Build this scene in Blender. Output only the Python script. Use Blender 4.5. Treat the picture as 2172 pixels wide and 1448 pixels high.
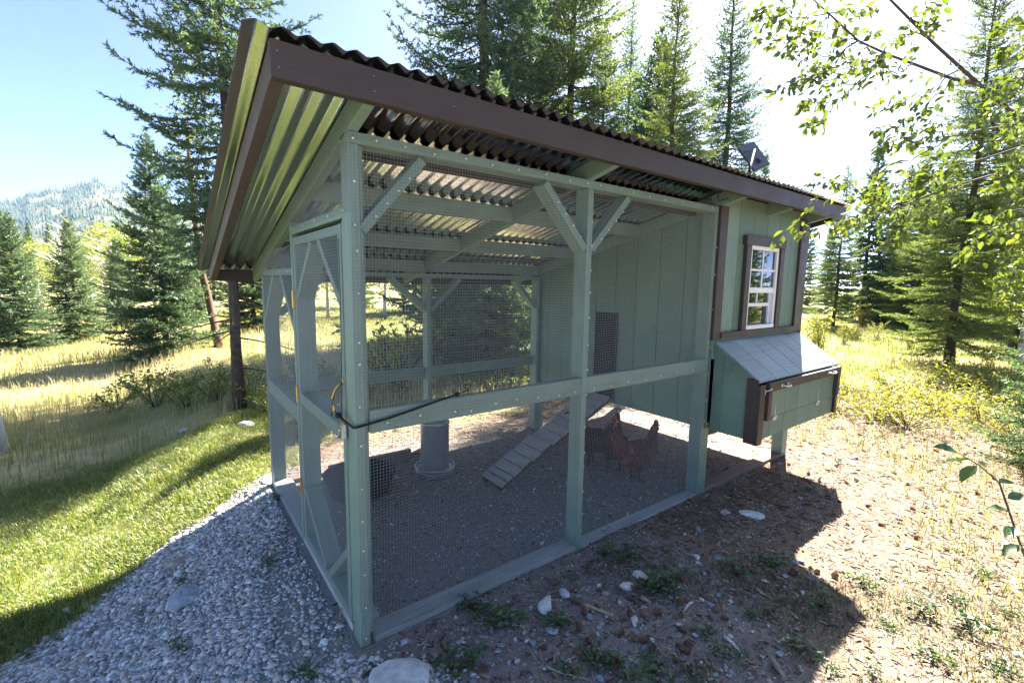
import bpy, bmesh, math, random
import numpy as np
from mathutils import Vector, Matrix
rnd = random.Random(7)
scn = bpy.context.scene
for o in list(bpy.data.objects): bpy.data.objects.remove(o)
COL = scn.collection
R = math.radians

# ------------------------------------------------------------------ camera
CAM = np.array([-0.5442, -1.6847, 1.4452]); YAW, PITCH, ROLL, FPX = 0.92644, -0.12506, 0.01587, 985.4
_f = np.array([math.cos(YAW)*math.cos(PITCH), math.sin(YAW)*math.cos(PITCH), math.sin(PITCH)])
_r = np.cross(_f, [0, 0, 1]); _r /= np.linalg.norm(_r); _u = np.cross(_r, _f)
_c, _s = math.cos(ROLL), math.sin(ROLL)
AX_R, AX_U, AX_F = _c*_r + _s*_u, -_s*_r + _c*_u, _f
cam = bpy.data.cameras.new('camera'); camo = bpy.data.objects.new('camera', cam); COL.objects.link(camo)
M = Matrix.Identity(4)
for i in range(3):
    M[i][0], M[i][1], M[i][2], M[i][3] = AX_R[i], AX_U[i], -AX_F[i], CAM[i]
camo.matrix_world = M
cam.sensor_fit = 'HORIZONTAL'; cam.sensor_width = 36; cam.lens = 36*FPX/2172
cam.clip_start = 0.02; cam.clip_end = 12000
scn.camera = camo

# ------------------------------------------------------------------ sky, sun, exposure
SUN_DIR = Vector((0.915, 0.404, 1.0)).normalized()      # towards the sun
SUN_EL = math.asin(SUN_DIR.z); SUN_AZ = math.atan2(SUN_DIR.x, SUN_DIR.y)
w = bpy.data.worlds.new('World'); scn.world = w; w.use_nodes = True
nt = w.node_tree; nt.nodes.clear()
sky = nt.nodes.new('ShaderNodeTexSky'); sky.sky_type = 'NISHITA'; sky.sun_disc = False
sky.sun_elevation = SUN_EL; sky.sun_rotation = SUN_AZ
sky.altitude = 3000; sky.air_density = .20; sky.dust_density = 5.0; sky.ozone_density = 4.0
bg = nt.nodes.new('ShaderNodeBackground'); bg.inputs[1].default_value = 0.15
wo = nt.nodes.new('ShaderNodeOutputWorld')
nt.links.new(sky.outputs[0], bg.inputs[0]); nt.links.new(bg.outputs[0], wo.inputs[0])
sl = bpy.data.lights.new('sun', 'SUN'); sl.energy = 5.0; sl.angle = R(0.55); sl.color = (1.0, 0.93, 0.82)
so = bpy.data.objects.new('sun', sl); COL.objects.link(so); so.location = (30, 14, 40)
so.rotation_euler = SUN_DIR.to_track_quat('Z', 'Y').to_euler()
vs = scn.view_settings; vs.view_transform = 'Standard'; vs.look = 'None'; vs.exposure = 2.95; vs.gamma = 1.0
vs.use_curve_mapping = False
cy = scn.cycles
cy.max_bounces = 8; cy.diffuse_bounces = 4; cy.glossy_bounces = 4; cy.transmission_bounces = 6; cy.transparent_max_bounces = 12
cy.use_denoising = True
cy.caustics_reflective = False; cy.caustics_refractive = False
cy.sample_clamp_indirect = 6.0

# ------------------------------------------------------------------ helpers
def ray(u, v):
    return (u-1086)/FPX*AX_R + (724-v)/FPX*AX_U + AX_F
def at(u, v, d):                     # photo pixel + forward distance in metres
    return CAM + d*ray(u, v)
def smooth(a, b, x):
    t = np.clip((x-a)/(b-a), 0, 1); return t*t*(3-2*t)
def nz(x, y, s=1.0, seed=0.0):
    x = x*s + seed*3.7; y = y*s - seed*1.9
    return (np.sin(1.31*x+2.1*np.sin(.77*y+seed)) + np.sin(1.73*y-1.6*np.sin(.91*x+1.3)) + .5*np.sin(2.9*x+3.1*y+seed) + .5*np.sin(-3.7*x+2.3*y+.5))/3.0
def hgt(x, y):
    x = np.asarray(x, float); y = np.asarray(y, float)
    s = smooth(.02, -1.25, x)
    z = -.30*s - .12*smooth(-1.2, -6, x)
    z = z*smooth(-4.5, -2.0, y)*.6 + z*.4
    out = 1 - smooth(-.25, .0, x)*smooth(4.0, 3.6, x)*smooth(-.1, .12, y)*smooth(2.3, 1.9, y)
    z = z + out*(.016*nz(x, y, 2.3, 1) + .010*nz(x, y, 6.1, 2)) - .012*out
    z = z - .05*smooth(-.35, -1.3, y)*smooth(-.2, .6, x)
    d = np.hypot(x-1, y-2)
    z = z + .10*nz(x, y, .55, 3)*smooth(4, 9, d) + .5*nz(x, y, .06, 4)*smooth(25, 80, d)
    return z
def gz(x, y): return float(hgt(x, y))
def gpt(u, v):                        # where a photo pixel meets the terrain
    d = ray(u, v); z = 0.0
    for _ in range(12):
        t = (z-CAM[2])/d[2]; p = CAM + t*d; z = gz(p[0], p[1])
    return np.array([p[0], p[1], z])

def new_obj(name, me, parent=None, mats=()):
    o = bpy.data.objects.new(name, me); COL.objects.link(o)
    for m in (mats if isinstance(mats, (list, tuple)) else [mats]):
        if m is not None: me.materials.append(m)
    if parent is not None: o.parent = parent
    return o
def empty(name, loc=(0, 0, 0), rz=0.0):
    o = bpy.data.objects.new(name, None); COL.objects.link(o); o.location = loc; o.rotation_euler = (0, 0, rz)
    o.empty_display_size = .1
    return o
def tag(o, label, cat, group=None, kind=None):
    o['label'] = label; o['category'] = cat
    if group: o['group'] = group
    if kind: o['kind'] = kind
    return o
def copy_tree(o, parent=None):
    c = o.copy(); COL.objects.link(c)
    if parent is not None: c.parent = parent
    for ch in o.children: copy_tree(ch, c)
    return c
def pymesh(name, V, F, smoothf=False):
    me = bpy.data.meshes.new(name)
    V = np.asarray(V, np.float32).reshape(-1, 3)
    if isinstance(F, np.ndarray) and F.ndim == 2:
        n, k = F.shape
        me.vertices.add(len(V)); me.vertices.foreach_set('co', V.ravel())
        me.loops.add(n*k); me.loops.foreach_set('vertex_index', F.ravel().astype(np.int32))
        me.polygons.add(n); me.polygons.foreach_set('loop_start', np.arange(0, n*k, k, dtype=np.int32))
        me.polygons.foreach_set('loop_total', np.full(n, k, np.int32))
        me.update(calc_edges=True)
    else:
        me.from_pydata([tuple(map(float, v)) for v in V], [], [tuple(map(int, f)) for f in F]); me.update()
    if smoothf: me.polygons.foreach_set('use_smooth', [True]*len(me.polygons))
    return me
def set_color(me, name, rgb):         # rgb per vertex
    a = me.attributes.new(name, 'FLOAT_COLOR', 'POINT')
    c = np.ones((len(me.vertices), 4), np.float32); c[:, :3] = rgb
    a.data.foreach_set('color', c.ravel())
def bm_mesh(name, bm, smoothf=False):
    me = bpy.data.meshes.new(name); bm.normal_update(); bm.to_mesh(me); bm.free()
    if smoothf: me.polygons.foreach_set('use_smooth', [True]*len(me.polygons))
    return me
def frame_from(x, wdir):
    x = Vector(x).normalized(); w_ = Vector(wdir); w_ = (w_ - x*w_.dot(x)).normalized()
    t = x.cross(w_)
    m = Matrix((x, w_, t)).transposed()
    return m.to_4x4()
def board(name, p0, p1, wd, th, wdir, mat, parent, bev=.0025):
    """timber from p0 to p1 (centre line), wd along wdir, th across; local X runs along the grain"""
    p0, p1 = Vector(p0), Vector(p1); L = (p1-p0).length
    bm = bmesh.new(); bmesh.ops.create_cube(bm, size=1.0)
    bmesh.ops.scale(bm, vec=(L, wd, th), verts=bm.verts)
    if bev: bmesh.ops.bevel(bm, geom=bm.edges[:], offset=bev, segments=1, affect='EDGES')
    o = new_obj(name, bm_mesh(name, bm), parent, mat)
    m = frame_from(p1-p0, wdir); m.translation = (p0+p1)/2
    o.matrix_local = m
    return o
def box(name, a, b, mat, parent, bev=.0025):
    """axis-aligned timber between two corners, grain along its longest side"""
    a, b = Vector(a), Vector(b); c = (a+b)/2; d = [abs(b[i]-a[i]) for i in range(3)]
    k = d.index(max(d)); j = (k+1) % 3
    e = Vector((0, 0, 0)); e[k] = d[k]/2; wv = Vector((0, 0, 0)); wv[j] = 1
    return board(name, c-e, c+e, d[j], d[(k+2) % 3], wv, mat, parent, bev)
def prism(name, poly, axis, a, b, mat, parent, bev=0.0):
    """polygon (2D) extruded along axis from a to b; axis 0: poly=(y,z), 1: (x,z), 2: (x,y)"""
    def P(q, t):
        return {0: (t, q[0], q[1]), 1: (q[0], t, q[1]), 2: (q[0], q[1], t)}[axis]
    n = len(poly); V = [P(q, a) for q in poly] + [P(q, b) for q in poly]
    F = [tuple(range(n)), tuple(range(2*n-1, n-1, -1))] + [(i, i+n, (i+1) % n+n, (i+1) % n) for i in range(n)]
    me = pymesh(name, V, F); bm = bmesh.new(); bm.from_mesh(me); bmesh.ops.recalc_face_normals(bm, faces=bm.faces[:])
    if bev: bmesh.ops.bevel(bm, geom=bm.edges[:], offset=bev, segments=1, affect='EDGES')
    bm.to_mesh(me); bm.free()
    return new_obj(name, me, parent, mat)
def tube_data(pts, rad, seg=6, caps=True):
    pts = np.asarray(pts, float); n = len(pts)
    rad = np.full(n, rad) if np.isscalar(rad) else np.asarray(rad, float)
    T = np.gradient(pts, axis=0); T /= np.linalg.norm(T, axis=1, keepdims=True)+1e-9
    ref = np.array([0, 0, 1.]) if abs(T[0, 2]) < .9 else np.array([1., 0, 0])
    V = []; 
    for i in range(n):
        a = np.cross(T[i], ref); a /= np.linalg.norm(a)+1e-9; b = np.cross(T[i], a); ref = -np.cross(T[i], a) if False else ref
        for k in range(seg):
            t = 2*math.pi*k/seg; V.append(pts[i]+rad[i]*(math.cos(t)*a+math.sin(t)*b))
    F = []
    for i in range(n-1):
        for k in range(seg):
            k2 = (k+1) % seg; F.append((i*seg+k, i*seg+k2, (i+1)*seg+k2, (i+1)*seg+k))
    if caps: F += [tuple(range(seg-1, -1, -1)), tuple((n-1)*seg+k for k in range(seg))]
    return V, F
def tube(name, pts, rad, mat, parent, seg=8):
    V, F = tube_data(pts, rad, seg)
    return new_obj(name, pymesh(name, V, F, True), parent, mat)
def merge(parts):
    V = []; F = []; k = 0
    for v, f in parts:
        V += [tuple(q) for q in v]; F += [tuple(i+k for i in q) for q in f]; k += len(v)
    return V, F
def lathe(prof, seg=24):
    V = []; F = []; n = len(prof)
    for (r, z) in prof:
        for k in range(seg):
            t = 2*math.pi*k/seg; V.append((r*math.cos(t), r*math.sin(t), z))
    for i in range(n-1):
        for k in range(seg):
            k2 = (k+1) % seg; F.append((i*seg+k, i*seg+k2, (i+1)*seg+k2, (i+1)*seg+k))
    return V, F

# ------------------------------------------------------------------ materials
class NB:
    def __init__(s, name):
        s.m = bpy.data.materials.new(name); s.m.use_nodes = True; s.t = s.m.node_tree; s.t.nodes.clear()
        s.out = s.n('ShaderNodeOutputMaterial')
    def n(s, typ, **kw):
        d = s.t.nodes.new(typ)
        for k, v in kw.items(): setattr(d, k, v)
        return d
    def l(s, a, b): s.t.links.new(a, b)
    def tex(s, coord='Object', scale=(1, 1, 1)):
        tc = s.n('ShaderNodeTexCoord'); mp = s.n('ShaderNodeMapping'); mp.inputs['Scale'].default_value = scale
        s.l(tc.outputs[coord], mp.inputs[0]); return mp.outputs[0]
    def noise(s, vec, scale=5, detail=4, rough=.6, dist=0):
        d = s.n('ShaderNodeTexNoise'); d.inputs['Scale'].default_value = scale; d.inputs['Detail'].default_value = detail
        d.inputs['Roughness'].default_value = rough; d.inputs['Distortion'].default_value = dist
        s.l(vec, d.inputs['Vector']); return d.outputs['Fac']
    def ramp(s, fac, stops):
        d = s.n('ShaderNodeValToRGB'); cr = d.color_ramp
        while len(cr.elements) < len(stops): cr.elements.new(.5)
        for e, (p, c) in zip(cr.elements, stops):
            e.position = p; e.color = (c, c, c, 1) if np.isscalar(c) else (*c, 1)
        s.l(fac, d.inputs[0]); return d.outputs[0]
    def mix(s, fac, a, b, mode='MIX'):
        d = s.n('ShaderNodeMix', data_type='RGBA', blend_type=mode)
        for i, x in ((0, fac), (6, a), (7, b)):
            if hasattr(x, 'links'): s.l(x, d.inputs[i])
            elif i == 0: d.inputs[0].default_value = x
            else: d.inputs[i].default_value = (*x, 1)
        return d.outputs[2]
    def bump(s, h, strength=.3, dist=.01, normal=None):
        d = s.n('ShaderNodeBump'); d.inputs['Strength'].default_value = strength; d.inputs['Distance'].default_value = dist
        s.l(h, d.inputs['Height'])
        if normal is not None: s.l(normal, d.inputs['Normal'])
        return d.outputs[0]
    def rand(s): return s.n('ShaderNodeObjectInfo').outputs['Random']
    def bsdf(s, col, rough=.7, metal=0, bump=None, spec=.35):
        d = s.n('ShaderNodeBsdfPrincipled')
        for k, x in (('Base Color', col), ('Roughness', rough)):
            if hasattr(x, 'links'): s.l(x, d.inputs[k])
            else: d.inputs[k].default_value = (*x, 1) if k == 'Base Color' else x
        d.inputs['Metallic'].default_value = metal; d.inputs['Specular IOR Level'].default_value = spec
        if bump is not None: s.l(bump, d.inputs['Normal'])
        s.l(d.outputs[0], s.out.inputs[0]); return s.m
def C3(c, k): return tuple(min(1, x*k) for x in c)
def paint(name, col, rough=.55, grain=.22, var=.10, worn=None):
    b = NB(name); v = b.tex('Object', (1.2, 22, 22)); g = b.noise(v, 3.2, 5, .62, .6)
    v2 = b.tex('Object', (1, 1, 1)); blot = b.noise(v2, 4.5, 4, .6)
    c = b.mix(b.ramp(g, [(.3, 0), (.7, 1)]), C3(col, 1-var*1.3), C3(col, 1+var))
    c = b.mix(b.ramp(blot, [(.42, 0), (.68, 1)]), c, C3(col, 1.16))
    hsv = b.n('ShaderNodeHueSaturation'); b.l(c, hsv.inputs['Color'])
    mr = b.n('ShaderNodeMapRange'); b.l(b.rand(), mr.inputs[0]); mr.inputs[3].default_value = .9; mr.inputs[4].default_value = 1.1
    b.l(mr.outputs[0], hsv.inputs['Value']); c = hsv.outputs[0]
    vo = b.n('ShaderNodeTexVoronoi'); vo.inputs['Scale'].default_value = 1.0; b.l(b.tex('Object', (3.1, 11, 11)), vo.inputs['Vector'])
    kn = b.ramp(vo.outputs['Distance'], [(.05, 1), (.11, 0)]); c = b.mix(b.mix(1.0, kn, (.5, .5, .5), 'MULTIPLY'), c, C3(col, .62))
    if worn: c = b.mix(b.ramp(b.noise(b.tex('Object', (2, 14, 14)), 4, 6, .7), [(.60, 0), (.72, .8)]), c, worn)
    return b.bsdf(c, b.ramp(blot, [(.3, rough-.08), (.7, rough+.12)]), 0, b.bump(g, grain, .004), .4)
def plain(name, col, rough=.6, metal=0, var=.12, scale=20, bump=.15, spec=.35, coord='Object'):
    b = NB(name); v = b.tex(coord); g = b.noise(v, scale, 4, .6)
    c = b.mix(b.ramp(g, [(.3, 0), (.7, 1)]), C3(col, 1-var), C3(col, 1+var))
    return b.bsdf(c, rough, metal, b.bump(g, bump, .003) if bump else None, spec)
def leafmat(name, cols, transl=.45, rough=.5, gloss=.06, tcol=None, scale=.9, attr=None, objvar=0.16):
    """thin foliage: reflects and lets light through"""
    b = NB(name)
    if attr:
        a = b.n('ShaderNodeAttribute'); a.attribute_name = attr; c = a.outputs['Color']
    else:
        gi = b.n('ShaderNodeNewGeometry')
        c = b.ramp(gi.outputs['Random Per Island'], [(i/max(1, len(cols)-1), q) for i, q in enumerate(cols)])
        n = b.noise(b.tex('Object'), scale, 3, .6)
        c = b.mix(b.ramp(n, [(.35, 0), (.7, .55)]), c, C3(cols[-1], 1.15))
    hsv = b.n('ShaderNodeHueSaturation'); b.l(c, hsv.inputs['Color'])
    mr = b.n('ShaderNodeMapRange'); b.l(b.rand(), mr.inputs[0]); mr.inputs[3].default_value = 1-objvar; mr.inputs[4].default_value = 1+objvar
    b.l(mr.outputs[0], hsv.inputs['Value'])
    mh = b.n('ShaderNodeMapRange'); b.l(b.rand(), mh.inputs[0]); mh.inputs[3].default_value = .515; mh.inputs[4].default_value = .485
    b.l(mh.outputs[0], hsv.inputs['Hue'])
    c = hsv.outputs[0]
    d = b.n('ShaderNodeBsdfDiffuse'); b.l(c, d.inputs[0])
    t = b.n('ShaderNodeBsdfTranslucent')
    tc = b.mix(1.0, c, tcol or (1.9, 1.75, .7), 'MULTIPLY'); b.l(tc, t.inputs[0])
    m1 = b.n('ShaderNodeMixShader'); m1.inputs[0].default_value = transl; b.l(d.outputs[0], m1.inputs[1]); b.l(t.outputs[0], m1.inputs[2])
    g = b.n('ShaderNodeBsdfGlossy'); g.inputs['Roughness'].default_value = rough
    m2 = b.n('ShaderNodeMixShader'); m2.inputs[0].default_value = gloss; b.l(m1.outputs[0], m2.inputs[1]); b.l(g.outputs[0], m2.inputs[2])
    b.l(m2.outputs[0], b.out.inputs[0]); return b.m

GREEN = (.160, .232, .180)
BROWN = (.047, .034, .026)
m_green = paint('green_paint', GREEN, .5, .45, .14)
m_siding = paint('green_siding_paint', (.120, .190, .138), .55, .45, .14)
m_siding_worn = paint('weathered_siding_paint', (.165, .25, .19), .5, .55, .18, worn=(.28, .33, .31))
m_lid = paint('weathered_sheen_lid_paint', (.22, .28, .27), .38, .5, .2, worn=(.36, .40, .39))  # grey holds both weathering and a pale sky sheen put into the colour
m_brown = paint('brown_paint', BROWN, .5, .5, .16)
m_brownworn = paint('rubbed_brown_paint', (.075, .055, .047), .6, .5, .2, worn=(.16, .11, .085))
m_raw = paint('weathered_timber', (.30, .27, .23), .8, .5, .22)
m_pt = paint('treated_timber', (.22, .155, .125), .8, .4, .2)
m_dusty = paint('dusty_green_timber', (.34, .34, .315), .85, .5, .25, worn=(.24, .205, .175))
m_wire = plain('galvanised_wire', (.32, .35, .36), .5, .2, .1, 40, 0)
m_roof = plain('brown_roof_coating', (.040, .031, .031), .42, 0, .12, 6, .06)
m_black = plain('black_rubber', (.012, .012, .013), .62, 0, .1, 30, .1, .25)
m_dark_inside = plain('painted_dark_inside', (.006, .006, .006), .9, 0, .1, 5, 0)  # near-black colour standing in for the shade of unlit insides
m_brass = plain('brass', (.46, .32, .12), .4, 1, .18, 30, .1)
m_zinc = plain('zinc_hardware', (.62, .63, .64), .38, 1, .12, 40, .1)
m_screw = plain('screw_washer', (.52, .55, .52), .4, .35, .08, 60, 0)
m_white = plain('white_vinyl', (.78, .78, .74), .4, 0, .03, 8, 0)
m_galv = plain('galvanised_steel', (.42, .45, .46), .45, .75, .14, 14, .12)
m_solar = plain('dark_plastic', (.055, .06, .075), .38, 0, .15, 10, .05)
m_solarglass = plain('solar_glass', (.01, .012, .03), .1, 0, .05, 10, 0)
def mk_galvalume():
    b = NB('galvalume_underside'); v = b.tex('Object', (1, 1, 1)); n = b.noise(v, 90, 2, .5); n2 = b.noise(b.tex('Object', (6, .6, 1)), 3, 4, .6)
    c = b.mix(b.ramp(n, [(.35, 0), (.65, 1)]), (.60, .62, .62), (.74, .76, .75))
    return b.bsdf(c, b.ramp(n2, [(.3, .10), (.7, .20)]), 1.0, None)
m_galvalume = mk_galvalume()
def mk_glass():
    b = NB('window_glass'); p = b.n('ShaderNodeBsdfGlass'); p.inputs['IOR'].default_value = 1.48; p.inputs['Roughness'].default_value = 0.0
    p.inputs[0].default_value = (.80, .86, .84, 1)
    t = b.n('ShaderNodeBsdfTransparent'); t.inputs[0].default_value = (.55, .6, .58, 1)
    g = b.n('ShaderNodeBsdfGlossy'); g.inputs['Roughness'].default_value = .015
    lw = b.n('ShaderNodeFresnel'); lw.inputs[0].default_value = 2.0
    mx = b.n('ShaderNodeMixShader'); b.l(lw.outputs[0], mx.inputs[0]); b.l(t.outputs[0], mx.inputs[1]); b.l(g.outputs[0], mx.inputs[2])
    b.l(mx.outputs[0], b.out.inputs[0]); return b.m
m_glass = mk_glass()

# ------------------------------------------------------------------ ground
def zone_masks(x, y):
    """gravel, dirt, lawn, litter, field weights"""
    e = .16*nz(x, y, 2.2, 5) + .07*nz(x, y, 7, 6)
    pad = smooth(-.05, .08, x)*smooth(3.95, 3.8, x)*smooth(-.04, .05, y)*smooth(2.15, 1.95, y)
    # gravel tongue: between coop end wall and lawn, running towards the camera
    ln = 2.06+.63*x-y                                   # the gravel tongue ends along this line
    grav = smooth(-.06+e*.5, .12+e*.5, ln)*smooth(.30+e, -.05+e, x)
    lawn = smooth(.10+e*.5, -.05+e*.5, ln)*smooth(.5, .0, x)*smooth(4.3, 3.6, y-.15*x+e)
    lawn = np.maximum(lawn, smooth(2.35, 2.8, y+e)*smooth(4.3, 3.6, y-.15*x+e)*smooth(1.2, .3, x))
    dirt = np.maximum(pad, smooth(-.2, .05, x+e*.6)*smooth(-1.9, -.3, y)*smooth(2.4, 1.9, y)*smooth(2.1, 1.2, x))
    lit = smooth(.0, .3, x+e)*smooth(9.0, 6.0, x+e*3)*smooth(2.7, 2.1, y+e)*(1-pad)
    tot = grav+lawn+dirt*.9+lit*.6
    fld = np.clip(1-tot, 0, 1)
    return grav, dirt*(1-grav*.7), lawn, lit, fld
def mk_ground():
    n = 340; t = np.linspace(-1, 1, n); s = .62*np.sinh(8.6*t)
    X, Y = np.meshgrid(s+.9, s+1.2, indexing='xy'); Z = hgt(X, Y)
    V = np.stack([X, Y, Z], -1).reshape(-1, 3)
    i = np.arange(n-1); a = (i[:, None]*n+i[None, :]).ravel()
    F = np.stack([a, a+1, a+n+1, a+n], 1)
    me = pymesh('ground', V, F, True)
    g, d, l, li, f = zone_masks(X.ravel(), Y.ravel())
    set_color(me, 'zone', np.stack([g, l, li], 1)); set_color(me, 'zone2', np.stack([d, f, f], 1))
    b = NB('ground_soil'); v = b.tex('Object')
    n1 = b.noise(v, 38, 6, .7); n2 = b.noise(v, 4.5, 5, .65); n3 = b.noise(v, 140, 3, .6); n4 = b.noise(v, .35, 4, .6)
    z1 = b.n('ShaderNodeAttribute'); z1.attribute_name = 'zone'; z2 = b.n('ShaderNodeAttribute'); z2.attribute_name = 'zone2'
    s1 = b.n('ShaderNodeSeparateColor'); b.l(z1.outputs['Color'], s1.inputs[0]); s2 = b.n('ShaderNodeSeparateColor'); b.l(z2.outputs['Color'], s2.inputs[0])
    def edge(fac):
        m = b.n('ShaderNodeMath', operation='MULTIPLY_ADD'); b.l(n1, m.inputs[0]); m.inputs[1].default_value = .7; 
        sub = b.n('ShaderNodeMath', operation='SUBTRACT'); b.l(fac, sub.inputs[0]); sub.inputs[1].default_value = .35
        b.l(sub.outputs[0], m.inputs[2]); return b.ramp(m.outputs[0], [(.30, 0), (.60, 1)])
    field = b.mix(b.ramp(n2, [(.3, 0), (.7, 1)]), (.30, .255, .115), (.50, .41, .21))
    field = b.mix(b.ramp(n4, [(.4, 0), (.6, 1)]), field, (.13, .16, .045))
    lawn = b.mix(b.ramp(n1, [(.3, 0), (.7, 1)]), (.075, .105, .028), (.19, .19, .07))
    litter = b.mix(b.ramp(n1, [(.28, 0), (.5, .5), (.72, 1)]), (.095, .065, .047), (.29, .215, .155))
    litter = b.mix(b.ramp(n3, [(.5, 0), (.7, .7)]), litter, (.34, .265, .20))
    litter = b.mix(b.ramp(n2, [(.45, 0), (.75, .55)]), litter, (.20, .15, .11))
    dirt = b.mix(b.ramp(n1, [(.25, 0), (.75, 1)]), (.115, .10, .092), (.30, .265, .24))
    dirt = b.mix(b.ramp(n3, [(.56, 0), (.66, .8)]), dirt, (.42, .38, .355))
    grav = b.mix(b.ramp(n3, [(.3, 0), (.7, 1)]), (.15, .14, .13), (.32, .305, .29))
    c = field
    c = b.mix(edge(s1.outputs[2]), c, litter); c = b.mix(edge(s1.outputs[1]), c, lawn)
    c = b.mix(edge(s2.outputs[0]), c, dirt); c = b.mix(edge(s1.outputs[0]), c, grav)
    bp = b.bump(n1, .7, .012); bp = b.bump(n3, .6, .006, bp)
    m = b.bsdf(c, .95, 0, bp, .15)
    o = new_obj('ground', me, None, m); tag(o, 'earth, lawn and dry field around the coop', 'ground', kind='structure')
mk_ground()

def mk_mountain():
    prof = [(-900, 560), (-500, 520), (-250, 480), (0, 440), (60, 425), (120, 413), (170, 400), (215, 393), (260, 400), (310, 418), (380, 440), (470, 478), (560, 520), (700, 560), (900, 590)]
    us = np.linspace(-900, 900, 190); top = np.interp(us, [p[0] for p in prof], [p[1] for p in prof])
    top = top + 3*np.sin(us*.05)+2*np.sin(us*.13+1)
    nr = 26; V = []; D0, D1 = 620.0, 1250.0
    for i, (u, v) in enumerate(zip(us, top)):
        pt = at(u, v, D1)
        for j in range(nr):
            t = j/(nr-1); d = D0+(D1-D0)*t
            q = at(u, 600, d); z = -6+(pt[2]+6)*(t**.85) + 9*nz(u*.02, t*6, 1, 9)*t*(1-t)*2
            V.append((q[0], q[1], z))
        q = at(u, 600, D1+260); V.append((q[0], q[1], pt[2]*.55))
    m_ = nr+1; F = []
    for i in range(len(us)-1):
        for j in range(m_-1): a = i*m_+j; F.append((a, a+m_, a+m_+1, a+1))
    V = np.array(V)
    me = pymesh('mountain', V, np.array(F), True)
    b = NB('mountain_slope'); v = b.tex('Object'); n1 = b.noise(v, .012, 5, .65); n2 = b.noise(v, .09, 4, .6)
    c = b.mix(b.ramp(n1, [(.45, 0), (.6, 1)]), (.055, .075, .035), (.30, .245, .14)); c = b.mix(b.ramp(n2, [(.45, 0), (.65, .6)]), c, (.04, .06, .03))
    o = new_obj('mountain', me, None, b.bsdf(c, .95, 0, None, .1)); tag(o, 'wooded mountain ridge with bare grassy slope', 'mountain', kind='structure')
    rng = np.random.default_rng(3); PV = []; PF = []; k = 0
    tri = [(0, 1, 5), (1, 2, 5), (2, 3, 5), (3, 4, 5), (4, 0, 5)]
    for _ in range(5200):
        i = rng.integers(20, len(us)-30); j = rng.integers(3, nr); fr = rng.random(2)
        jj = min(j, nr-2)
        p = V[i*m_+jj]*(1-fr[1]) + V[i*m_+jj+1]*fr[1]; p = p + (V[(i+1)*m_+jj]-V[i*m_+jj])*fr[0]
        if nz(p[0]*.012, p[1]*.012, 1, 2) > .25 and rng.random() < .75 and jj < nr-4: continue
        h = rng.uniform(7, 17); r = h*.17
        for a in range(5): PV.append((p[0]+r*math.cos(a*1.2566), p[1]+r*math.sin(a*1.2566), p[2]-1))
        PV.append((p[0], p[1], p[2]+h)); PF += [tuple(q+k for q in f) for f in tri]; k += 6
    me = pymesh('mountain_forest', np.array(PV), np.array(PF))
    o = new_obj('mountain_forest', me, None, plain('far_conifer_green', (.035, .055, .032), .9, 0, .3, .05, 0)); tag(o, 'scattered dark conifers covering the mountain slope', 'forest', kind='stuff')
mk_mountain()

# ------------------------------------------------------------------ chicken coop
XM, XH, XE, DB, H = 1.222, 2.41, 3.74, 1.866, 1.96
SL = .235
def rz(y): return H - SL*y                        # underside of the rafters
coop = empty('chicken_coop', (0, 0, 0))
tag(coop, 'sage green wooden chicken coop with wire run and brown corrugated roof', 'chicken coop')
T, D = .038, .089
ZR0, ZR1 = .869, .958
E2 = .002
# --- posts
def post(x0, x1, y0, y1, z0, z1): return box('post', (x0, y0, z0), (x1, y1, z1), m_green, coop)
post(0, T, 0, D, 0, H-.042); post(T+.001, T+.016, .012, D-.006, .04, H-.044)
post(XM-T, XM, 0, D, -.02, H-.042); post(XH-T-.02, XH-.02, 0, D, -.03, H-.042); post(XH-.018, XH+.05, .004, D, -.03, .47)
post(0, D, DB-T, DB, -.02, rz(DB)-.06); post(XM-T, XM, DB-D, DB, -.02, rz(DB)-.045)
post(XH-T-.02, XH-.02, DB-D, DB, -.02, rz(DB)-.045); post(XH-.018, XH+.05, DB-D, DB-.004, -.03, .47)
post(XE-.09, XE, 0, D, -.03, .47); post(XE-.09, XE, DB-D, DB, -.03, .47)
post(0, D, .93, .93+T, .0, rz(.95)-.002)                      # hinge post of the doorway
post(.004, .05, .089+.002, .089+.024, .05, 1.665)                       # door stop beside the corner
# --- plates, sills
box('top_plate', (0, 0, H-.040), (XH-.02, D, H-.002), m_green, coop)
box('top_plate', (.09, DB-D, rz(DB)-.043), (XH-.02, DB-.002, rz(DB)-.012), m_green, coop)
box('bottom_plate', (T+.02, .001, -.004), (XM-T-.002, D+.01, .022), m_dusty, coop)
box('bottom_plate', (XM+.002, .001, -.012), (XH-T-.022, D-.01, .008), m_dusty, coop)
box('bottom_plate', (XH+.052, .001, -.02), (XE-.092, D, .02), m_pt, coop)
box('bottom_plate', (.001, .115, -.004), (D+.03, DB-T-.002, .03), m_dusty, coop)
box('bottom_plate', (.11, DB-D, -.01), (XM-T-.002, DB, .03), m_pt, coop)
box('skid', (-.003, -.002, -.11), (XH+.02, .05, -.006), m_pt, coop); box('skid', (-.004, .052, -.13), (.05, DB+.02, -.006), m_pt, coop)
# --- front rails and back rails
box('rail', (T+.018, E2, ZR0), (XM-T-.001, T, ZR1), m_green, coop); box('rail', (XM+.001, E2, ZR0+.002), (XH-T-.021, T, ZR1+.002), m_green, coop)
ZK = .732
box('rail', (D+.001, DB-T, ZK-D), (XM-T-.001, DB-E2, ZK), m_green, coop); box('rail', (XM+.001, DB-T, ZK-D+.002), (XH-T-.021, DB-E2, ZK+.002), m_green, coop)
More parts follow.
